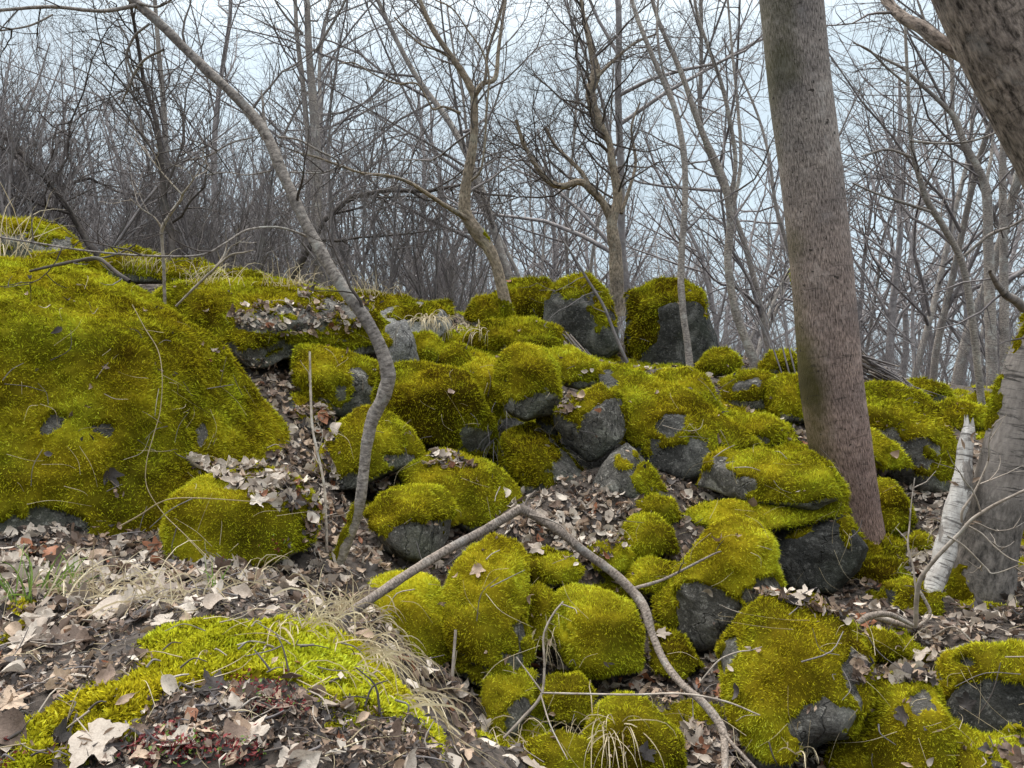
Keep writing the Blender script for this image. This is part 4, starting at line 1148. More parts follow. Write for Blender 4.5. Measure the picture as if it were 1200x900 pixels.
TRN = [0]
def tree(name, label, cat, mt, trunk, limbs=(), twigs=(), tint=None, mossf=None, group=None, below=0.2, sides=16, rough=0.09, n=7, tmat=None, twp=None, trunkname="trunk", mosstint=0.50):
    """trunk = (spec, d0, d1); limbs = list of the same; twigs = number of side branches per limb (trunk first)"""
    TRN[0] += 1
    rng = np.random.default_rng(900 + TRN[0])
    Pc, rc, V, F, U = limb_geo(*trunk, sides=sides, rough=rough, seed=TRN[0], n=n, below=below)
    base = Pc[0].copy()
    root = thing(name, base, label, cat, group)
    tv = np.zeros(len(V)) if tint is None else tint(V)
    link(trunkname, mesh(trunkname, V - base, F, mt, tint=tv, uv=U), parent=root)
    if mossf is not None:
        F3 = np.concatenate([F[:, [0, 1, 2]], F[:, [0, 2, 3]]])
        N = vnormals(V, F3)
        m = np.clip(mossf(V) * (1 + 0.9 * noise3(V, 22, 9)) + 0.25 * noise3(V, 45, 19) * (mossf(V) > .2), 0, 1)
        S = V + N * (0.012 * m - 0.006 * (1 - m))[:, None]
        keep = m[F3].max(1) > 0.15
        if keep.any():
            b = Buf(); b.add(S, F3[keep], T=0.2, N=N)
            r = strands(S, F3[keep], m, mosstint, rng)
            if r is not None: b.add(r[0], r[1], T=r[2], N=r[3])
            link("moss", b.build("moss", M_MOSS, base), parent=root, kind="stuff")
    chains = []
    allc = [(Pc, rc)]
    for i, l in enumerate(limbs):
        P2, r2, V2, F2, U2 = limb_geo(*l, sides=8, rough=rough, seed=TRN[0] * 7 + i, n=5)
        allc.append((P2, r2))
        link("limb", mesh("limb", V2 - base, F2, mt, tint=np.zeros(len(V2)), uv=U2), parent=root)
    tw = dict(L=0.9, r=0.35, maxlev=3, nch=(6, 5, 4), up=0.08, t=(0.35, 1.0), wander=0.2)
    if twp: tw.update(twp)
    for (P2, r2), cnt in zip(allc, twigs):
        for k in range(cnt):
            t = tw['t'][0] + (tw['t'][1] - tw['t'][0]) * (k + rng.random()) / max(cnt, 1)
            i = min(int(t * (len(P2) - 1)), len(P2) - 2)
            dd = norm(P2[i + 1] - P2[i])
            a = rng.uniform(0.6, 1.3)
            d_ = norm(dd * math.cos(a) + perp(rng, dd) * math.sin(a))
            grow(rng, P2[i], d_, tw['L'] * rng.uniform(0.5, 1.2), min(max(r2[i] * tw['r'], 0.003), 0.014), 1, tw['maxlev'], chains, (0,) + tuple(tw['nch']), tw['up'], tw['wander'])
    if chains:
        link("twigs", chains_buf(chains, (5, 4, 3, 3, 3)).build("twigs", tmat or M_TWIG, base), parent=root, kind="stuff")
    return root

def px_tint(fn):
    def f(V):
        X, Y, D = proj(V); return np.clip(fn(X, Y, V), 0, 1)
    return f

# main trunk: straight reddish trunk right of centre
def big_t(X, Y, V):
    cxl = np.interp(Y, [-60, 0, 100, 200, 300, 400, 500, 600], [884, 890, 898, 911, 924, 932, 935, 950])
    e = (X - cxl)
    g = 0.62 * sstep(30, 0, e)
    g += 0.8 * np.exp(-((X - (cxl + 30)) / 22) ** 2) * sstep(150, 70, Y)
    g += 1.0 * np.exp(-((X - (cxl + 20)) / 26) ** 2 - ((Y - 480) / 90) ** 2) + 0.5 * np.exp(-((X - (cxl + 20)) / 20) ** 2 - ((Y - 280) / 25) ** 2)
    return g
tree("tree", "thick straight reddish-brown trunk right of centre, the stoutest upright tree", "tree", M_BARK_BIG,
     ([(1012,672,90),(1004,630,70),(999,600,68),(994,570,70),(984,520,77),(974,450,77),(970,400,76),(961,300,75),(950,200,76),(937,100,77),(927,0,78),(918,-80,78),(908,-200,74)], 4.2, 4.05),
     tint=px_tint(big_t), mossf=px_tint(lambda X, Y, V: (0.6 * sstep(9, 0, X - np.interp(Y, [0, 300, 450, 520], [892, 926, 935, 938])) * sstep(250, 330, Y) + sstep(640, 690, Y)) * (0.6 + 0.8 * noise3(V, 9, 3))),
     sides=64, rough=0.025, n=16, below=0.3)
# roots of the main trunk spreading over the stones
mt_root = [o for o in bpy.data.objects if o.name == "tree"][0]
for k, sp_ in enumerate([[(1012,632,52),(1030,668,40),(1056,700,24),(1085,722,12)], [(1000,630,52),(986,670,42),(968,704,24),(955,722,12)], [(1008,630,56),(1012,675,46),(1018,712,28),(1024,735,14)]]):
    P2, r2, V2, F2, U2 = limb_geo(sp_, 4.15, 3.55, sides=16, rough=0.25, seed=40 + k, n=10)
    bs = np.array(mt_root.location)
    ro = link("root", mesh("root", V2 - bs, F2, M_BARK_BIG, tint=np.full(len(V2), 0.6), uv=U2), parent=mt_root)
    F3 = np.concatenate([F2[:, [0, 1, 2]], F2[:, [0, 2, 3]]]); m2 = sstep(-0.3, 0.2, noise3(V2, 9, 3) + 0.25)
    N2 = vnormals(V2, F3); S2 = V2 + N2 * (0.014 * m2 - 0.006)[:, None]
    bq = Buf(); bq.add(S2, F3, T=0.15, N=N2); rq = strands(S2, F3, m2, 0.42, np.random.default_rng(k)); bq.add(rq[0], rq[1], T=rq[2], N=rq[3])
    link("moss", bq.build("moss", M_MOSS, bs), parent=ro, kind="stuff")
# leaning slender tree left of centre
tree("tree", "slender grey tree leaning up to the left across the square block", "tree", M_BARK_GREY,
     ([(380,700,26),(398,655,26),(412,620,24),(422,585,22),(426,555,22),(430,520,22),(437,490,24),(450,462,29),(455,440,29),(447,410,25),(440,395,24),(425,368,24),(400,335,23),(378,298,22),(355,255,22),(332,205,22),(313,160,23),(285,122,20),(240,80,19),(192,32,18),(160,4,17),(120,-30,15),(60,-80,12)], 3.0, 2.9),
     limbs=[([(160,6,8),(120,13,7),(60,8,7),(0,12,6),(-40,14,5)], 2.9, 2.7), ([(62,17,4),(35,30,4),(0,36,3),(-30,40,3)], 2.85, 2.7), ([(160,3,6),(183,8,5),(200,0,4),(215,-15,3)], 2.9, 2.8),
            ([(312,150,7),(309,135,6),(308,120,5),(306,106,3)], 2.95, 2.95), ([(362,278,5),(335,268,4),(315,266,4),(288,270,4),(262,286,4),(235,299,4),(180,300,4),(110,295,4),(50,286,4),(0,278,3),(-30,272,3)], 2.98, 2.6),
            ([(325,160,4),(350,164,4),(372,176,4),(397,190,4),(380,202,3),(340,202,3)], 2.95, 3.1), ([(300,160,3),(270,168,3),(245,182,2.5),(215,188,2)], 2.95, 3.1),
            ([(175,28,5),(158,42,5),(149,62,5),(152,78,5),(156,90,4),(150,105,3)], 2.9, 3.0), ([(192,58,5),(172,68,5),(160,82,6),(150,103,4),(143,120,3)], 2.95, 3.1), ([(318,200,3),(290,205,3),(265,202,2),(240,205,2)], 3.0, 3.2)],
     twigs=[5, 6, 5, 3, 1, 6, 5, 5, 4, 4, 4], twp=dict(L=0.42, maxlev=2, nch=(4, 3), t=(0.45, 1.0)), tmat=M_TWIGD, sides=24, rough=0.16, n=16, below=0.15,
     tint=px_tint(lambda X, Y, V: 0.5 * sstep(560, 600, Y)), mossf=px_tint(lambda X, Y, V: sstep(570, 610, Y) * sstep(12, -4, X - np.interp(Y, [570, 620, 655, 690], [415, 403, 388, 372]))), mosstint=0.50)
# centre tree
tree("tree", "tan forked tree growing from the mossy mound at the centre of the skyline", "tree", M_BARK_TAN,
     ([(606,402,30),(597,375,26),(590,345,24),(582,312,22),(572,290,24),(556,268,27),(545,248,25),(545,225,21),(549,200,20),(555,165,17),(556,135,15),(555,112,15),(545,90,14),(530,68,12),(512,42,11),(500,20,10),(490,-5,9),(480,-40,7)], 6.7, 6.3),
     limbs=[([(555,115,12),(565,98,10),(580,92,10),(584,60,8),(588,30,7),(594,-10,6)], 6.5, 6.6), ([(545,255,11),(525,243,9),(505,230,8),(480,214,7),(455,206,6),(425,203,5),(398,194,5),(370,184,4),(345,178,3)], 6.5, 5.6),
            ([(556,112,8),(568,95,7),(572,60,6),(585,20,6),(592,-10,5)], 6.4, 6.2), ([(552,212,5),(563,200,5),(568,170,5),(570,130,5),(573,90,4),(565,60,4),(548,35,3),(530,10,3),(510,0,3)], 6.2, 5.9),
            ([(538,75,6),(515,60,5),(490,50,4),(462,20,3)], 6.4, 6.3), ([(540,133,6),(520,125,5),(508,128,4),(500,115,4),(488,98,4),(465,98,4),(440,88,3),(415,74,3),(395,75,2)], 6.4, 6.1)],
     twigs=[14, 7, 12, 7, 5, 6, 8], twp=dict(L=1.0, maxlev=3, nch=(5, 4, 3)), sides=18, rough=0.12, below=0.35,
     tint=px_tint(lambda X, Y, V: 0.5 * sstep(340, 380, Y)), mossf=px_tint(lambda X, Y, V: sstep(340, 372, Y) * (0.8 + 0.5 * noise3(V, 8, 3)) + 0.9 * np.exp(-((X - 575) / 8) ** 2 - ((Y - 274) / 6) ** 2)))
# twisted ivy-topped tree behind the two ridge boulders
tree("tree", "twisted pale tree with tangled dark top behind the two ridge boulders", "tree", M_BARK_TAN,
     ([(724,350,26),(722,320,26),(720,290,24),(717,262,22),(724,235,20),(722,210,18),(716,185,16),(714,168,14),(705,150,17),(697,130,18),(692,108,20),(698,85,20),(692,55,10),(684,20,8),(678,-20,7)], 9.0, 8.8),
     limbs=[([(718,262,16),(708,240,16),(695,225,15),(680,213,14),(660,218,13),(645,214,12),(632,200,10),(620,180,9),(612,165,8),(605,140,6)], 9.0, 8.6), ([(690,215,9),(680,200,8),(665,185,7),(650,170,6),(640,150,5)], 8.9, 9.1),
            ([(728,250,8),(738,220,7),(745,190,6),(740,150,5),(750,120,4)], 9.0, 9.3), ([(700,90,8),(720,70,6),(745,50,5),(770,40,4)], 8.8, 8.7)],
     twigs=[34, 16, 9, 7, 8], twp=dict(L=1.25, maxlev=3, nch=(6, 5, 4), t=(0.3, 1), wander=0.3), tmat=M_TWIGD, rough=0.22)
tree("tree", "slim grey curved trunk in front of the slate-grey ridge boulder", "tree", M_BARK_GREY,
     ([(809,436,15),(806,405,14),(801,370,13),(798,330,13),(799,290,13),(802,250,12),(803,205,12),(799,165,12),(790,125,11),(775,90,10),(758,50,9),(745,15,8),(735,-20,7)], 6.2, 6.6),
     limbs=[([(790,120,6),(775,75,5),(770,30,5),(772,-10,4)], 6.5, 6.6)], twigs=[12, 5], twp=dict(L=0.9, maxlev=3, nch=(4, 4, 3)), rough=0.12)
tree("tree", "dark curved forked trunk just left of the main trunk", "tree", M_BARK_GREY,
     ([(888,440,20),(878,408,18),(865,375,16),(857,340,15),(853,300,15),(856,262,15),(852,225,15),(842,195,12),(825,160,12),(812,125,11),(800,90,10),(785,55,9),(772,25,8),(760,-15,7)], 6.6, 6.8),
     limbs=[([(856,235,9),(862,190,8),(855,140,8),(846,100,8),(832,60,7),(818,20,6),(812,-15,5)], 6.7, 6.6), ([(858,250,8),(868,190,7),(865,130,6),(858,60,5),(852,-10,4)], 6.8, 7.1)],
     twigs=[12, 8, 8], twp=dict(L=0.9, maxlev=3, nch=(4, 4, 3)), rough=0.12)
# leaning trunk in the top right corner
tree("tree", "massive leaning trunk with cracked bark across the top right corner", "tree", M_BARK_CRACK,
     ([(1345,900,150),(1333,640,140),(1315,430,135),(1277,240,125),(1230,135,122),(1180,40,118),(1130,-60,112),(1075,-170,100)], 2.3, 2.2),
     limbs=[([(1135,68,20),(1100,48,19),(1080,32,17),(1060,22,15),(1045,8,13),(1030,-12,12)], 2.4, 2.6)], twigs=[0, 3], twp=dict(L=0.3, maxlev=2, nch=(3, 2)),
     tint=px_tint(lambda X, Y, V: 0.8 * np.exp(-((X - 1165) / 22) ** 2 - ((Y - 65) / 22) ** 2) + 0.45 * sstep(40, 5, X - np.interp(Y, [0, 200], [1088, 1200]))), sides=48, rough=0.05, n=10)
# birch at the right edge
tree("tree", "birch with dark-banded white bark leaning out at the right edge", "tree", M_BIRCH,
     ([(1146,705,84),(1155,660,72),(1163,620,66),(1173,575,64),(1183,530,63),(1195,480,62),(1208,430,60),(1226,380,56),(1248,320,52),(1270,240,48),(1290,120,44)], 3.45, 3.3),
     limbs=[([(1200,362,12),(1190,352,12),(1178,345,10),(1168,332,8),(1160,318,5)], 3.35, 3.2)], twigs=[4, 2], twp=dict(L=0.5, maxlev=2, nch=(4, 3)),
     tint=px_tint(lambda X, Y, V: 0.95 * sstep(520, 640, Y + (1180 - X) * 0.3)), sides=72, rough=0.065, n=26,
     mossf=px_tint(lambda X, Y, V: sstep(10, -4, X - np.interp(Y, [360, 420, 480, 520], [1212, 1185, 1168, 1158])) * sstep(520, 480, Y) * (0.7 + .6 * noise3(V, 8, 3)) + 0.9 * sstep(1150, 1125, X) * sstep(640, 690, Y)))
b = thing("birch_stump", at(1088, 700, 3.35), "broken white birch stem leaning beside the birch, torn at its top", "birch stem")
P2, r2, V2, F2, U2 = limb_geo([(1086,708,40),(1096,680,40),(1105,655,38),(1112,625,36),(1120,595,38),(1128,565,36),(1130,540,30),(1133,515,26),(1136,500,20)], 3.3, 3.45, sides=28, rough=0.28, seed=3, n=8, below=0.15)
# torn top: ring heights broken up unevenly
k = 28
V2[-k:] += np.c_[np.zeros(k), np.zeros(k), 0.02 * np.random.default_rng(2).uniform(-1, 1.0, k) + 0.04 * np.sin(np.arange(k) * 0.45)]
link("stem", mesh("stem", V2 - np.array(b.location), F2, M_BIRCHW, tint=px_tint(lambda X, Y, V: 0.18 + 0.6 * np.exp(-((X - 1135) / 10) ** 2 - ((Y - 560) / 30) ** 2) + .5 * np.exp(-((X - 1100) / 8) ** 2 - ((Y - 620) / 25) ** 2)+ .5 * np.exp(-((X - 1112) / 7) ** 2 - ((Y - 675) / 20) ** 2))(V2), uv=U2), parent=b)
bb = Buf(); rs = np.random.default_rng(8)
for (x, y, l, a) in [(1128,520,0.05,1.9),(1138,512,0.06,1.3),(1142,562,0.07,0.3),(1117,566,0.05,2.8),(1139,612,0.06,0.2),(1104,640,0.05,3.0)]:
    p = at(x, y, 3.36)
    Vs, Fs = leaf_simple(rs, 4, 0.22, 1.8)
    M = frame([0.1, -1, 0.2], rs, 0.2); ca, sa = math.cos(a), math.sin(a)
    bb = Buf(); bb.add((np.c_[Vs[:, 0] * ca - Vs[:, 1] * sa, Vs[:, 0] * sa + Vs[:, 1] * ca, Vs[:, 2]] * l) @ np.array([[1, 0, 0], [0, 0, 1], [0, -1, 0]]) + p, Fs, T=0.3)
    link("bark_flake", bb.build("bark_flake", M_LEAF[1], b.location), parent=b)

# right background pair
tree("tree", "grey trunk with left-sweeping limb, nearer of the right background pair", "tree", M_BARK_GREY,
     ([(1163,470,22),(1162,420,21),(1160,350,20),(1158,280,18),(1156,225,17),(1145,195,13),(1130,168,12),(1120,140,11),(1100,118,8),(1078,98,7),(1058,80,6),(1030,66,4),(1010,55,3)], 10.0, 9.8),
     limbs=[([(1116,140,8),(1116,100,8),(1114,70,7),(1100,50,6),(1088,35,5),(1075,0,4)], 9.9, 10), ([(1156,215,7),(1162,180,6),(1165,150,5),(1178,120,4)], 10, 10.3)],
     twigs=[16, 8, 6], twp=dict(L=1.7, maxlev=3, nch=(5, 4, 3)), rough=0.08)
tree("tree", "straight grey trunk immediately right of the left-sweeping one", "tree", M_BARK_GREY,
     ([(1178,470,18),(1177,380,17),(1176,280,15),(1175,200,13),(1178,120,11),(1180,20,9),(1182,-50,8)], 10.8, 10.8), twigs=[16], twp=dict(L=1.6, maxlev=3, nch=(5, 4, 3)), rough=0.08)
tree("tree", "thin dark leafless tree with wide side branches right of the main trunk", "tree", M_BARK_GREY,
     ([(1150,470,9),(1140,380,9),(1128,310,8),(1105,265,8),(1088,238,8),(1078,210,7),(1070,180,6),(1066,140,5),(1064,100,4),(1062,60,4),(1060,10,3)], 7.4, 7.0),
     limbs=[([(1130,300,4),(1160,275,4),(1185,265,3),(1210,250,3)], 7.2, 6.9), ([(1090,248,4),(1060,238,4),(1030,228,3),(1000,215,2.5)], 7.0, 6.8), ([(1070,185,4),(1040,175,3),(1010,183,2.5)], 7, 6.8), ([(1066,165,4),(1100,168,3),(1140,165,3),(1180,150,2)], 7, 6.8),
            ([(1064,100,3),(1040,80,3),(1020,60,3),(1000,50,2)], 7, 6.8)],
     twigs=[14, 6, 7, 6, 7, 6], twp=dict(L=0.7, maxlev=3, nch=(4, 4, 3)), tmat=M_TWIGD, rough=0.06)
# left background pair and others on the skyline
tree("tree", "tall grey tree with paired stems behind the leaning slender tree", "tree", M_BARK_GREY,
     ([(372,345,24),(371,280,23),(371,220,21),(370,170,19),(367,120,17),(362,60,14),(360,10,12),(358,-40,10)], 11.0, 11.0),
     limbs=[([(366,200,12),(360,150,11),(354,90,10),(348,40,9),(345,-20,7)], 11.0, 11.2), ([(355,40,6),(340,25,5),(325,5,4),(315,-15,3)], 11, 10.8), ([(370,60,6),(385,35,5),(400,10,4),(410,-10,3)], 11, 10.8)],
     twigs=[18, 9, 5, 5], twp=dict(L=1.7, maxlev=3, nch=(5, 4, 3)), rough=0.08)
tree("tree", "grey trunk standing in the thicket left of the paired-stem tree", "tree", M_BARK_GREY,
     ([(196,345,14),(197,280,14),(195,200,13),(192,130,11),(186,60,9),(180,-20,7)], 11.5, 11.6), twigs=[18], twp=dict(L=1.6, maxlev=3, nch=(5, 4, 3)), rough=0.08)
# the pale forked sapling on the ridge and its neighbour
tree("sapling", "pale forked sapling on the ridge behind the huge boulder", "sapling", M_STICK,
     ([(193,348,6),(192,315,6),(190,285,6),(190,268,7),(200,250,6),(211,235,5),(214,227,5)], 4.9, 4.7),
     limbs=[([(190,268,5),(181,255,3),(165,244,2.5),(152,232,2)], 4.85, 4.7), ([(213,228,4),(222,217,3),(228,208,2),(240,190,1.5)], 4.7, 4.6), ([(213,228,4),(195,208,2.5),(180,190,2),(162,168,1.5)], 4.7, 4.6)],
     twigs=[0, 3, 3, 4], twp=dict(L=0.3, maxlev=2, nch=(2, 2)), rough=0.15, sides=8, tmat=M_STICK)
tree("twig", "pale branched twig standing on the ridge right of the forked sapling", "twig", M_STICK,
     ([(213,352,4),(230,335,5),(248,318,5),(262,305,4),(272,298,3.5),(285,296,3),(297,293,2)], 4.6, 4.5), limbs=[([(262,305,3),(270,290,2.5),(278,285,2),(288,278,1.5)], 4.55, 4.5), ([(250,316,3),(262,300,3),(266,285,2)], 4.55, 4.6)],
     twigs=[2, 2, 1], twp=dict(L=0.15, maxlev=1, nch=(1,)), rough=0.2, sides=7, below=0.05, tmat=M_STICK)
tree("fallen_branch", "lichen-spotted branch lying across the crest of the huge boulder", "branch", M_TWIGD,
     ([(35,318,5),(60,312,6),(90,306,7),(115,303,8),(135,318,8),(152,330,9)], 3.6, 3.5), limbs=[([(100,306,5),(130,300,4),(150,292,4),(160,285,3)], 3.6, 3.6)], twigs=[3, 1], twp=dict(L=0.15, maxlev=1, nch=(1,)), rough=0.25, sides=8, below=0.0)
# the bent dead branch in front
tree("dead_branch", "long bent dead branch, an upside-down V in front of the rocks", "branch", M_DEAD,
     ([(392,735,18),(420,712,20),(455,688,19),(490,665,19),(530,641,18),(570,620,18),(600,602,18),(611,597,19),(617,599,19),(655,622,18),(685,647,18),(715,668,17),(742,694,20),(756,715,19),(765,745,16),(780,778,15),(800,803,15),(820,820,16),(838,840,18),(848,862,16),(850,905,14)], None, [2.25,2.3,2.38,2.46,2.52,2.58,2.6,2.6,2.6,2.6,2.6,2.58,2.56,2.52,2.48,2.42,2.35,2.3,2.25,2.2,2.12]),
     limbs=[([(846,858,9),(862,876,8),(880,895,7),(892,908,6)], 2.2, 2.1), ([(742,690,7),(775,680,6),(800,668,5),(835,650,4),(845,646,2)], 2.56, 2.65), ([(615,598,6),(618,585,5),(628,575,3)], 2.6, 2.6), ([(620,603,5),(640,608,4),(660,618,3),(672,640,2)], 2.58, 2.5)],
     twigs=[0, 0, 1, 0, 0], twp=dict(L=0.1, maxlev=1, nch=(1,)), rough=0.12, sides=18, below=0.05, n=6, trunkname="main_stem", tint=None)
# smaller sticks and stems: one thing each
def stick(name, label, spec, d0, d1=None, m=None, limbs=(), twigs=(), cat="stick", twp=None, group=None):
    return tree(name, label, cat, m or M_STICK, (spec, d0, d1 if d1 is not None else d0), limbs=limbs, twigs=twigs, rough=0.12, sides=8, n=5, below=0.0, trunkname="stem", tmat=m or M_STICK, twp=twp or dict(L=0.12, maxlev=1, nch=(1,)), group=group)
stick("stick", "thin straight twig lying level across the litter at bottom centre", [(635,812,4),(680,813,4),(740,814,4),(800,813,4),(850,822,4),(890,838,3)], 2.4, 2.2)
stick("stick", "pale forked stick slanting at the foot of the tall moss rock", [(590,865,5),(612,842,6),(634,815,6),(638,780,5),(637,745,4),(648,720,4),(660,705,3)], 2.45, 2.6, limbs=[([(636,812,4),(620,790,3),(605,770,3)], 2.5, 2.55), ([(634,815,3),(645,850,3),(665,890,2)], 2.45, 2.3)], twigs=[1, 0, 0])
stick("stick", "grey broken twig upright against the left of the tall moss rock", [(530,792,7),(532,765,6),(534,738,6)], 2.6, 2.65)
stick("stick", "bare pale stem standing in the cleft left of the leaning tree", [(383,650,6),(382,610,6),(380,570,5),(372,530,5),(366,500,5),(364,460,5),(363,412,4)], 3.1, 3.4, limbs=[([(372,530,3),(378,510,2),(372,495,2)], 3.2, 3.2)], twigs=[2, 0])
stick("stick", "thin curved straw-coloured stem trailing down the face of the huge boulder", [(155,357,1.6),(170,385,1.6),(185,410,1.6),(190,440,1.6),(188,480,1.6),(180,510,1.6),(172,540,1.6),(172,570,1.6),(190,600,1.5),(215,625,1.5),(245,655,1.3),(262,680,1)], None, [3.0,2.95,2.9,2.84,2.8,2.76,2.72,2.7,2.68,2.62,2.55,2.45], m=M_GRASS)
stick("stick", "thin pale stem crossing the lower huge boulder sideways", [(140,617,3),(165,603,3),(185,590,2.5),(205,584,2),(240,584,2),(300,588,1.5)], 2.6, 2.6, m=M_GRASS)
stick("stick", "pale curved twig in front of the golden boulder, left side", [(820,800,3),(832,785,3),(845,772,3),(865,764,3),(880,762,2.5),(893,758,2)], 2.25, 2.25)
stick("bare_sapling", "long pale bare stem arching from the litter up past the birch to the right edge", [(1073,735,9),(1074,705,9),(1078,680,9),(1092,660,8),(1108,642,8),(1125,625,8),(1140,608,7),(1165,592,6),(1185,582,5),(1215,568,5)], 3.0, 2.8, limbs=[([(1127,612,5),(1128,598,5),(1140,580,4),(1150,560,4),(1158,540,3),(1160,525,3)], 2.95, 2.9), ([(1110,628,4),(1130,640,3.5),(1155,665,3),(1165,672,2.5),(1195,662,2)], 2.9, 2.8), ([(1130,614,4),(1150,625,3.5),(1165,640,3),(1185,655,2.5),(1215,665,2)], 2.9, 2.75)], twigs=[2, 2, 2, 2], twp=dict(L=0.25, maxlev=2, nch=(2, 2)))
stick("bare_sapling", "thin upright pale stem in the litter left of the broken birch", [(1073,690,4),(1070,665,4),(1064,640,4),(1066,615,3),(1068,590,2),(1072,560,2)], 3.2, 3.3, twigs=[3])
stick("root", "exposed brown root snaking right from the foot of the main trunk", [(1010,722,12),(1030,724,14),(1050,730,12),(1080,738,10),(1110,748,8),(1140,756,6)], 3.1, 2.95, m=M_DEAD, cat="root", limbs=[([(1075,735,7),(1090,720,6),(1082,700,6),(1076,690,5)], 3.0, 3.05), ([(1095,745,5),(1120,735,4),(1150,765,4)], 2.95, 2.8)], twigs=[1, 0, 0])
stick("root", "pale bulbous root end in the litter below the birch", [(1100,765,6),(1120,760,7),(1140,752,9),(1152,748,13),(1160,745,12)], 2.85, 2.9, cat="root")
stick("stick", "grey stub of wood on the ground right of the golden boulder", [(1005,730,12),(1020,722,14),(1042,720,12),(1070,733,7)], 2.95, 2.95, m=M_DEAD)
stick("stick", "thin dead twig against the ridge boulder, leaning left", [(735,425,7),(722,395,6),(708,360,6),(690,330,5),(672,300,4),(655,275,3)], 6.4, 6.5, m=M_TWIG, twigs=[5], twp=dict(L=0.5, maxlev=2, nch=(3, 2)))
rbn = np.random.default_rng(12)
for i in range(7):
    j = lambda s: rbn.normal(0, s)
    xb = 932 - i * 5 + j(3); tx = 862 - i * 14 + j(12)
    stick("bare_sapling", "slender pale stem in the bundle leaning at the left of the main trunk", [(xb, 438, 3), (xb - 14 + j(3), 385, 2.8), (xb * .6 + tx * .4 + j(5), 330, 2.4), (xb * .3 + tx * .7 + j(6), 270, 2), (tx, 205 + j(14), 1.4)], 6.0 + 0.12 * i, 6.4 + .15 * i, m=M_TWIG, group="stems leaning in a bundle left of the main trunk", twigs=[4], twp=dict(L=0.4, maxlev=2, nch=(3, 2)))
# twigs strewn over the litter: too many to count
rt = np.random.default_rng(61); tb = Buf()
cnt = 0
while cnt < 900:
    x, y = rt.uniform(0, 1200), rt.uniform(330, 900)
    h = hit(x, y)
    cnt += 1
    if h is None: continue
    P, nrm, i = h
    dist = np.linalg.norm(P - CAM)
    if dist > 9 or (hkind(i) == 1 and rt.random() < 0.8 and not any(inpoly([x], [y], z)[0] for z in LITZ)): continue
    a = perp(rt, nrm); L = rt.uniform(0.04, 0.20) * (1 if dist > 2 else 0.5)
    c = norm(a + 0.5 * rt.normal(0, 1, 3))
    pts_ = np.array([P + nrm * 0.012, P + nrm * 0.022 + a * L * 0.5, P + nrm * 0.02 + a * L * 0.5 + c * L * 0.5])
    V, F, U = tube(catmull(pts_, 3), np.linspace(1, 0.5, 7) * rt.uniform(0.0012, 0.003), 4)
    tb.add(V, F, U, T=0.0, M=int(rt.integers(3)))
tag(link("twig_litter", tb.build("twig_litter", [M_STICK, M_TWIG, M_TWIGD]), kind="stuff"), "fine fallen twigs strewn over moss and leaf litter", "twigs")
# ------------------------------------------------------------------ the wood behind
rb = np.random.default_rng(314)
def tree_variant(i, H=11, shape="tree"):
    ch = []
    if shape == "tree":
        d0 = norm(np.array([rb.normal(0, .09), rb.normal(0, .09), 1.0]))
        grow(rb, (0, 0, -0.3), d0, H, 0.08 * H / 11, 0, 4, ch, (15, 6, 5, 3) if i % 2 == 0 else (18, 6, 4, 3), 0.04, 0.13, (0.5, 1.25), 0.44, 0.0, 0.16)
    else:
        for s in range(9):
            a = rb.uniform(0, 2 * math.pi); k = rb.uniform(0.1, 0.55)
            grow(rb, (0.2 * math.cos(a), 0.2 * math.sin(a), -0.15), norm(np.array([k * math.cos(a), k * math.sin(a), 1.0])), H * rb.uniform(0.6, 1.1), 0.018, 1, 3 if i % 3 else 4, ch, (0, 12, 8, 3), 0.10, 0.12, (0.3, 0.9), 0.42, 0.0, 0.1)
    if shape == "tree":
        tr = Buf(); V, F, U = tube(catmull(ch[0][0], 3), np.interp(np.linspace(0, 1, 28), np.linspace(0, 1, 10), ch[0][1]), 9, 0.05, i); tr.add(V, F, U, T=0)
        return tr, chains_buf(ch[1:], (8, 4, 3, 3, 3))
    return None, chains_buf(ch, (6, 4, 3, 3, 3))

TV = [tree_variant(i, 12) for i in range(8)]
SV = [tree_variant(i, 2.6, "shrub") for i in range(6)]
mats_bg = [M_TWIG, M_FAR_HAZE, M_BARK_GREY]
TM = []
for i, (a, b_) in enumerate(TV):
    m1 = (M_BARK_GREY, M_FAR_HAZE, M_BARK_GREY)[i % 3]; m2 = (M_TWIG, M_FAR_HAZE, M_TWIG)[i % 3]
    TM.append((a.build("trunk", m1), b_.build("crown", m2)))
SM = [b_.build("stems", (M_TWIG, M_TWIG, M_FAR_HAZE)[i % 3]) for i, (a, b_) in enumerate(SV)]

BG = [(40,"above the far-left ridge stone"),(120,"beyond the crest of the huge boulder"),(200,"behind the forked sapling"),(285,"left of the paired-stem tree"),(370,"behind the paired-stem tree"),(450,"beyond the pale slab"),(560,"behind the centre tree"),
 (640,"beyond the black-faced ridge boulder"),(715,"behind the twisted tree"),(800,"behind the slim curved trunk"),(880,"behind the dark forked trunk"),(960,"behind the main trunk"),(1050,"beyond the brushwood heap"),(1120,"beyond the small skyline stones"),(1190,"behind the birch")]
def side_of(x, y):
    px = proj(np.array([[x, y, 2.5]]))[0][0]
    return min(BG, key=lambda l: abs(l[0] - px))[1]
spots = []
def free(x, y, r): return all((x - a) ** 2 + (y - b) ** 2 > r * r for a, b in spots)
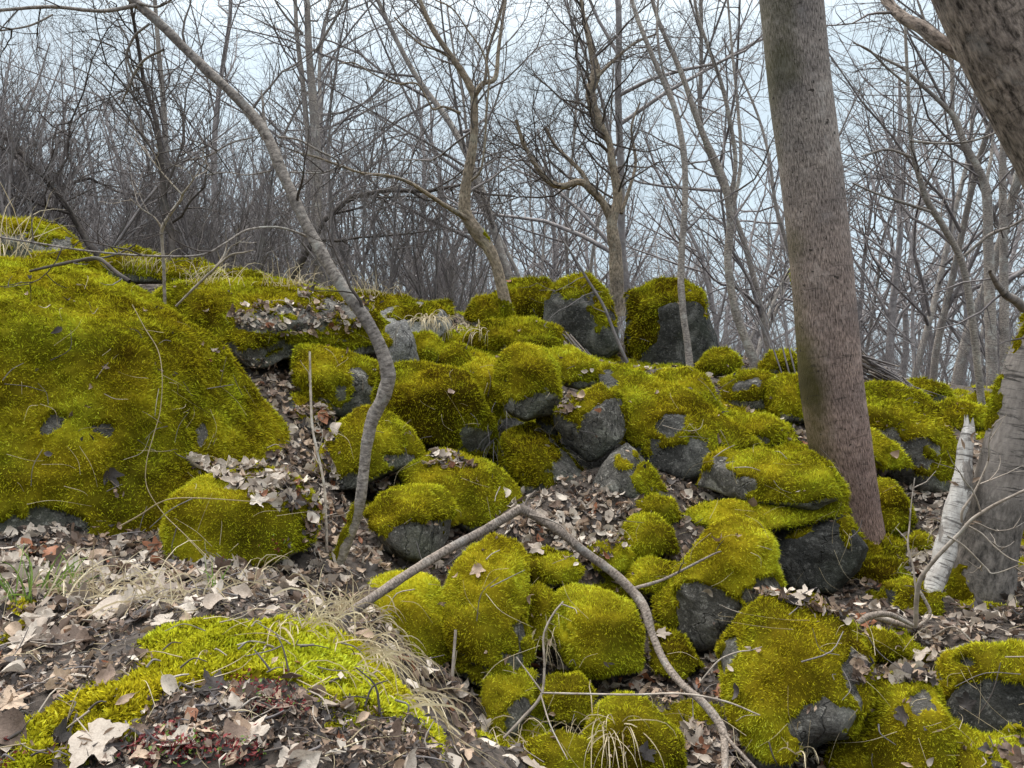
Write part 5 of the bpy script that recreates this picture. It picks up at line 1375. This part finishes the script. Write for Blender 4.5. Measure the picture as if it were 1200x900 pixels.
# bare trees: nearer first, each a thing with trunk and crown
tries = 0
while len(spots) < 52 and tries < 5000:
    tries += 1
    y = rb.uniform(14, 46); x = rb.uniform(-0.78, 0.78) * y
    if y < 22 and -0.02 < x / y < 0.30 and rb.random() < 0.5: continue
    if y < 24 and -0.24 < x / y < -0.04: continue
    if not free(x, y, 1.1 + y * 0.03): continue
    spots.append((x, y))
    z = float(ground_z(x, y, False)[0])
    i = int(rb.integers(8)); s = rb.uniform(0.65, 1.15)
    d = "near" if y < 22 else "mid" if y < 33 else "far"
    sd_ = side_of(x, y)
    lab = ("tall " if s > 0.95 else "short " if s < 0.78 else "") + {"near": "nearer bare tree ", "mid": "slender bare tree farther back ", "far": "distant bare tree "}[d] + sd_
    t = thing("bare_tree", (x, y, z), lab, "tree", "bare trees of the wood behind")
    t.rotation_euler = (rb.normal(0, .04), rb.normal(0, .06), rb.uniform(0, 6.28)); t.scale = (s, s, s * rb.uniform(0.9, 1.15))
    link("trunk", TM[i][0], parent=t); link("crown", TM[i][1], parent=t, kind="stuff")
# thicket of bare shrubs along the ridge, thick on the left
ns = 0
shr = []
tries = 0
while ns < 84 and tries < 4000:
    tries += 1
    left = rb.random() < 0.68
    if left: y = rb.uniform(8.6, 19); x = rb.uniform(-0.74, -0.03) * y
    else: y = rb.uniform(10.5, 24); x = rb.uniform(0.0, 0.72) * y
    if not left and y < 13 and rb.random() < 0.6: continue
    if any((x - a) ** 2 + (y - b) ** 2 < 0.55 for a, b in shr): continue
    shr.append((x, y)); ns += 1
    z = float(ground_z(x, y, False)[0])
    i = int(rb.integers(6)); s = rb.uniform(0.65, 1.15) * (1.25 if left and x / y < -0.35 else 0.85 if not left else 1.0)
    o = link("bare_shrub", SM[i], (x, y, z))
    o.rotation_euler = (0, 0, rb.uniform(0, 6.28)); o.scale = (s, s, s)
    near = y < 13
    tag(o, ("pale" if i % 3 == 2 else "grey") + (" tall" if s > 1.1 else " low" if s < 0.8 else "") + (" leafless shrub at the front of the thicket " if y < 11 else " leafless shrub in mid thicket " if y < 15 else " leafless shrub at the back ") + side_of(x, y), "shrub", "leafless shrubs of the thicket")
# dark thorny trees with tangled crowns at the upper left
for k, (x, y, hh) in enumerate([(-5.6, 8.7, 4.2), (-4.6, 9.4, 4.4), (-3.7, 8.9, 3.9), (-6.6, 9.6, 4.6), (-2.9, 9.8, 4.3)]):
    ch = []
    grow(rb, (0, 0, -0.2), norm(np.array([rb.normal(0, .15), rb.normal(0, .1), 1])), hh, 0.045, 0, 4, ch, (12, 7, 6, 3), 0.04, 0.22, (0.6, 1.35), 0.48, 0.12, 0.25)
    z = float(ground_z(x, y, False)[0])
    t = thing("thorn_tree", (x, y, z), ["dark thorn tree with tangled twigs, second from the left edge", "dark thorn tree with tangled twigs behind the small ridge stones", "dark thorn tree with tangled twigs behind the forked sapling", "dark thorn tree with tangled twigs at the left edge", "dark thorn tree with tangled twigs nearest the leaning slender tree"][k], "tree", "dark thorn trees at the upper left")
    link("trunk", chains_buf(ch[:1], (7, 5, 3, 3, 3)).build("trunk", M_TWIGD), parent=t); link("crown", chains_buf(ch[1:], (7, 4, 3, 3, 3)).build("crown", M_TWIGD), parent=t, kind="stuff")
# the far wood reads as one mass
fb = Buf()
FT = []
for i in range(5):
    ch = []
    grow(rb, (0, 0, -0.5), (0, 0, 1), 12, 0.13, 0, 2, ch, (15, 5), 0.05, 0.09, (0.4, 1.1), 0.42, 0, 0.2)
    b_ = chains_buf(ch, (4, 3, 3, 3, 3)); FT.append((np.concatenate(b_.V), np.concatenate(b_.F) if False else None, b_))
def tri4(b_):
    Fs = [np.asarray(f) for f in b_.F]
    return np.concatenate(Fs)
for k in range(175):
    y = 34 + 70 * rb.random() ** 1.3; x = rb.uniform(-0.82, 0.82) * y
    z = float(ground_z(x, y, False)[0])
    V0, _, b_ = FT[int(rb.integers(5))]
    a = rb.uniform(0, 6.28); s = rb.uniform(0.7, 1.2)
    Rz = np.array([[math.cos(a), -math.sin(a), 0], [math.sin(a), math.cos(a), 0], [0, 0, 1]])
    fb.add(V0 * [s * 1.3, s * 1.3, s] @ Rz.T + [x, y, z], tri4(b_), np.concatenate(b_.U), T=0)
tag(link("far_wood", fb.build("far_wood", M_FAR_HAZE), kind="stuff"), "far leafless wood with haze painted in as pale grey at the horizon", "wood")
print("bg", fb.n)
# ------------------------------------------------------------------ grass, stalks, roots
def blades(rng, base_fn, n, Lr, Wr, dirf, droop, segs=7, gap=0.0):
    b = Buf()
    for k in range(n):
        p = base_fn(rng); L = rng.uniform(*Lr); w = rng.uniform(*Wr)
        d = norm(dirf(rng)); P = [p]; dd = d.copy()
        for s in range(segs):
            dd = norm(dd + np.array([0, 0, -droop * (s + 1) / segs]) + rng.normal(0, 0.10, 3))
            q = P[-1] + dd * L / segs
            P.append(q)
        P = np.array(P)
        side = norm(np.cross(np.gradient(P, axis=0), rng.normal(0, 1, 3) * [0.4, 0.4, 0.2] + [0, -1, 0.2]))
        ww = w * np.array([0.7, 1, 1, 0.95, 0.85, 0.65, 0.4, 0.08])[:segs + 1]
        V = np.stack([P - side * ww[:, None] / 2, P + side * ww[:, None] / 2], 1).reshape(-1, 3)
        i = np.arange(segs) * 2
        b.add(V, np.stack([i, i + 1, i + 3, i + 2], 1), T=rng.random())
    return b
rgz = np.random.default_rng(21)
def tuft(px, py, n, L, W, lean, spread, droop, label, m=M_GRASS, rx=18, ry=6, name="grass_tuft", cat="grass tuft", group=None):
    def base(rng):
        for _ in range(8):
            h = hit(px + rng.normal(0, rx * 0.6), py + rng.normal(0, ry * 0.6))
            if h is not None: return h[0] - np.array([0, 0, 0.01])
        return at(px, py, 3)
    b = blades(rgz, base, n, L, W, lambda r: np.array(lean, float) + r.normal(0, spread, 3) * [1, 1, .4], droop)
    h = hit(px, py); org = h[0] if h is not None else at(px, py, 3)
    o = link(name, b.build(name, m, org), org, kind="stuff")
    return tag(o, label, cat, group)
tuft(408, 722, 150, (0.07, 0.19), (0.002, 0.0045), (0.05, -0.35, 0.9), 0.45, 0.55, "big tuft of dry straw-coloured grass at the lower end of the dead branch", rx=30, ry=10)
tuft(430, 760, 120, (0.10, 0.24), (0.002, 0.004), (0.55, -0.45, 0.35), 0.35, 0.6, "dry grass hanging down to the right below the big straw tuft", rx=30, ry=22)
tuft(360, 730, 60, (0.07, 0.18), (0.002, 0.004), (0.2, -0.5, 0.6), 0.5, 0.5, "flattened straw grass left of the big straw tuft", rx=24, ry=8)
tuft(150, 705, 70, (0.10, 0.24), (0.0025, 0.005), (0.1, -0.2, 0.8), 0.7, 0.5, "tangle of dry grass blades in the litter strip at centre left", rx=45, ry=8)
tuft(215, 700, 60, (0.10, 0.22), (0.0025, 0.005), (-0.3, -0.2, 0.7), 0.7, 0.5, "tangle of dry grass below the lower right boulder foot", rx=35, ry=8)
tuft(85, 700, 40, (0.10, 0.22), (0.0025, 0.005), (0.2, -0.1, 0.9), 0.5, 0.45, "sparse dry grass near the left end of the litter strip", rx=30, ry=8)
tuft(290, 690, 35, (0.08, 0.2), (0.0025, 0.005), (0.0, -0.2, 0.8), 0.7, 0.6, "wispy dry grass in the litter strip left of the straw tuft", rx=25, ry=8)
tuft(30, 705, 16, (0.10, 0.2), (0.003, 0.006), (0.05, 0.1, 1), 0.2, 0.25, "few fresh green grass blades at the left end of the litter strip", m=M_GRASSG, rx=18, ry=6)
tuft(75, 698, 16, (0.08, 0.16), (0.003, 0.006), (0.2, 0.1, 1), 0.25, 0.3, "green grass blades sprouting through dry grass, left", m=M_GRASSG, rx=16, ry=5)
tuft(255, 700, 10, (0.06, 0.12), (0.003, 0.005), (0.0, 0.1, 1), 0.25, 0.3, "small green grass sprig right of the dry tangle", m=M_GRASSG, rx=8, ry=4)
tuft(545, 384, 90, (0.12, 0.30), (0.004, 0.007), (-0.2, -0.9, 0.35), 0.35, 0.75, "swept-down bleached grass on the ridge left of the centre trunk", rx=28, ry=5)
tuft(505, 372, 60, (0.12, 0.28), (0.004, 0.007), (0.1, -0.9, 0.35), 0.4, 0.75, "bleached grass fringe on the ridge behind the grey stump", rx=20, ry=4)
tuft(165, 318, 60, (0.08, 0.32), (0.002, 0.004), (0.0, 0.0, 1), 0.3, 0.35, "upright dry stalks on the ridge left of the forked sapling", rx=30, ry=4)
tuft(235, 330, 60, (0.08, 0.30), (0.002, 0.004), (0.1, 0.0, 1), 0.4, 0.4, "upright dry stalks on the ridge right of the forked sapling", rx=30, ry=4)
tuft(20, 300, 40, (0.15, 0.5), (0.003, 0.006), (0.0, 0.0, 1), 0.3, 0.3, "upright dry stalks by the far left ridge stone", rx=30, ry=4)
tuft(350, 335, 60, (0.06, 0.28), (0.002, 0.004), (0.0, 0.0, 1), 0.35, 0.35, "thin dry grass on the ridge behind the long slab", rx=50, ry=3)
tuft(455, 345, 50, (0.06, 0.28), (0.002, 0.004), (0.0, 0.0, 1), 0.35, 0.35, "thin dry grass on the skyline behind the pale slab", rx=40, ry=3)
tuft(585, 500, 45, (0.10, 0.28), (0.002, 0.004), (0.0, -0.4, -0.5), 0.4, 0.4, "hanging dry rootlets in the cleft under the capstone", m=M_TWIG, rx=8, ry=20, name="rootlets", cat="rootlets")
tuft(600, 855, 40, (0.10, 0.26), (0.002, 0.004), (0.1, -0.5, 0.3), 0.5, 0.6, "thin dry grass around the foot of the tall moss rock", rx=30, ry=14)
tuft(700, 850, 50, (0.10, 0.3), (0.002, 0.004), (-0.1, -0.6, 0.2), 0.5, 0.7, "thin dry grass hanging over the bottom moss dome", rx=40, ry=14)
tuft(640, 740, 26, (0.08, 0.2), (0.002, 0.004), (0.0, -0.6, -0.2), 0.4, 0.5, "dead stems hanging beside the round moss cushion", rx=20, ry=20)
tuft(945, 880, 24, (0.06, 0.16), (0.003, 0.005), (0.0, -0.4, 0.9), 0.4, 0.4, "short dry grass in the hollow under the golden boulder", rx=16, ry=6)
tuft(1090, 655, 40, (0.08, 0.22), (0.002, 0.004), (0.1, -0.2, 0.9), 0.5, 0.5, "fine dry stems in the litter beside the broken birch", rx=40, ry=20)
tuft(480, 815, 40, (0.10, 0.26), (0.002, 0.005), (0.5, -0.5, 0.3), 0.4, 0.6, "straw blades trailing into the gully right of the foreground shelf", rx=22, ry=20)
# brushwood heap behind the main trunk
bw = thing("brushwood_heap", at(1035, 450, 7.2), "heap of brown brushwood sloping down right behind the main trunk", "brushwood")
rw = np.random.default_rng(3)
hb = Buf()
for k in range(210):
    t_ = rw.random(); x0 = 1008 + 70 * t_; y0 = 414 + 44 * t_ + abs(rw.normal(0, 9))
    p = at(x0, y0, 7.1 + rw.uniform(-.15, .5)); d = norm(np.array([1.0, rw.normal(0, .4), -0.62 + rw.normal(0, .18)])); L = rw.uniform(0.2, 0.7)
    V, F, U = tube(np.array([p - d * L / 2, p + rw.normal(0, .01, 3), p + d * L / 2]), np.array([1, .8, .5]) * rw.uniform(0.004, 0.013), 4)
    hb.add(V, F, U, T=0, M=int(rw.integers(2)))
link("branches", hb.build("branches", [M_TWIG, M_DEAD], np.array(bw.location)), parent=bw, kind="stuff")
bw = thing("brushwood_heap", at(690, 420, 6.0), "small reddish heap of broken wood left of the ridge boulders", "brushwood")
hb = Buf()
for k in range(60):
    t_ = rw.random(); p = at(672 + 26 * t_, 408 + 26 * t_ + rw.normal(0, 4), 5.75 + rw.uniform(-.1, .2)); d = norm(np.array([1.0, rw.normal(0, .4), -0.95 + rw.normal(0, .2)])); L = rw.uniform(0.1, 0.25)
    V, F, U = tube(np.array([p - d * L / 2, p, p + d * L / 2]), np.array([1, .9, .8]) * rw.uniform(0.004, 0.010), 4)
    hb.add(V, F, U, T=0, M=int(rw.integers(2)))
link("branches", hb.build("branches", [M_DEAD, M_TWIG], np.array(bw.location)), parent=bw, kind="stuff")
# low red seedlings on the foreground shelf
sb = Buf()
for k in range(280):
    c = [(215, 880), (300, 812), (275, 885), (175, 890), (330, 835), (8, 890), (320, 640)][int(rw.choice(7, p=[.3, .17, .2, .14, .12, .05, .02]))]
    h = hit(c[0] + rw.normal(0, 20), c[1] + rw.normal(0, 8))
    if h is None: continue
    for j in range(3):
        Vs, Fs = CRUMB[int(rw.integers(12))]
        sb.add(Vs * rw.uniform(0.006, 0.012) @ frame(h[1], rw, 0.6).T + h[0] + h[1] * rw.uniform(0.004, 0.02) + rw.normal(0, .004, 3), Fs, T=rw.random(), M=0 if rw.random() < .85 else 1)
tag(link("red_seedlings", sb.build("red_seedlings", [M_RED, M_GRASSG]), kind="stuff"), "low dark red seedlings growing in the foreground litter", "seedlings")

# fine straws and dead stalks lying over the moss
stw = Buf()
for k in range(420):
    x, y = rw.uniform(0, 1200), rw.uniform(330, 900)
    h = hit(x, y)
    if h is None: continue
    dist = np.linalg.norm(h[0] - CAM)
    if dist > 6: continue
    a = norm(perp(rw, h[1]) + np.array([0, 0, -0.3])); L = rw.uniform(0.05, 0.22); c = perp(rw, h[1])
    P_ = catmull(np.array([h[0] + h[1] * 0.014, h[0] + h[1] * rw.uniform(.02, .05) + a * L * .5, h[0] + h[1] * 0.02 + a * L + c * L * 0.25]), 4)
    V, F, U = tube(P_, np.linspace(1, 0.4, len(P_)) * rw.uniform(0.0007, 0.0014), 3)
    stw.add(V, F, U, T=rw.random())
tag(link("straws", stw.build("straws", M_GRASS), kind="stuff"), "fine dry straws lying across the moss and stones", "straw")
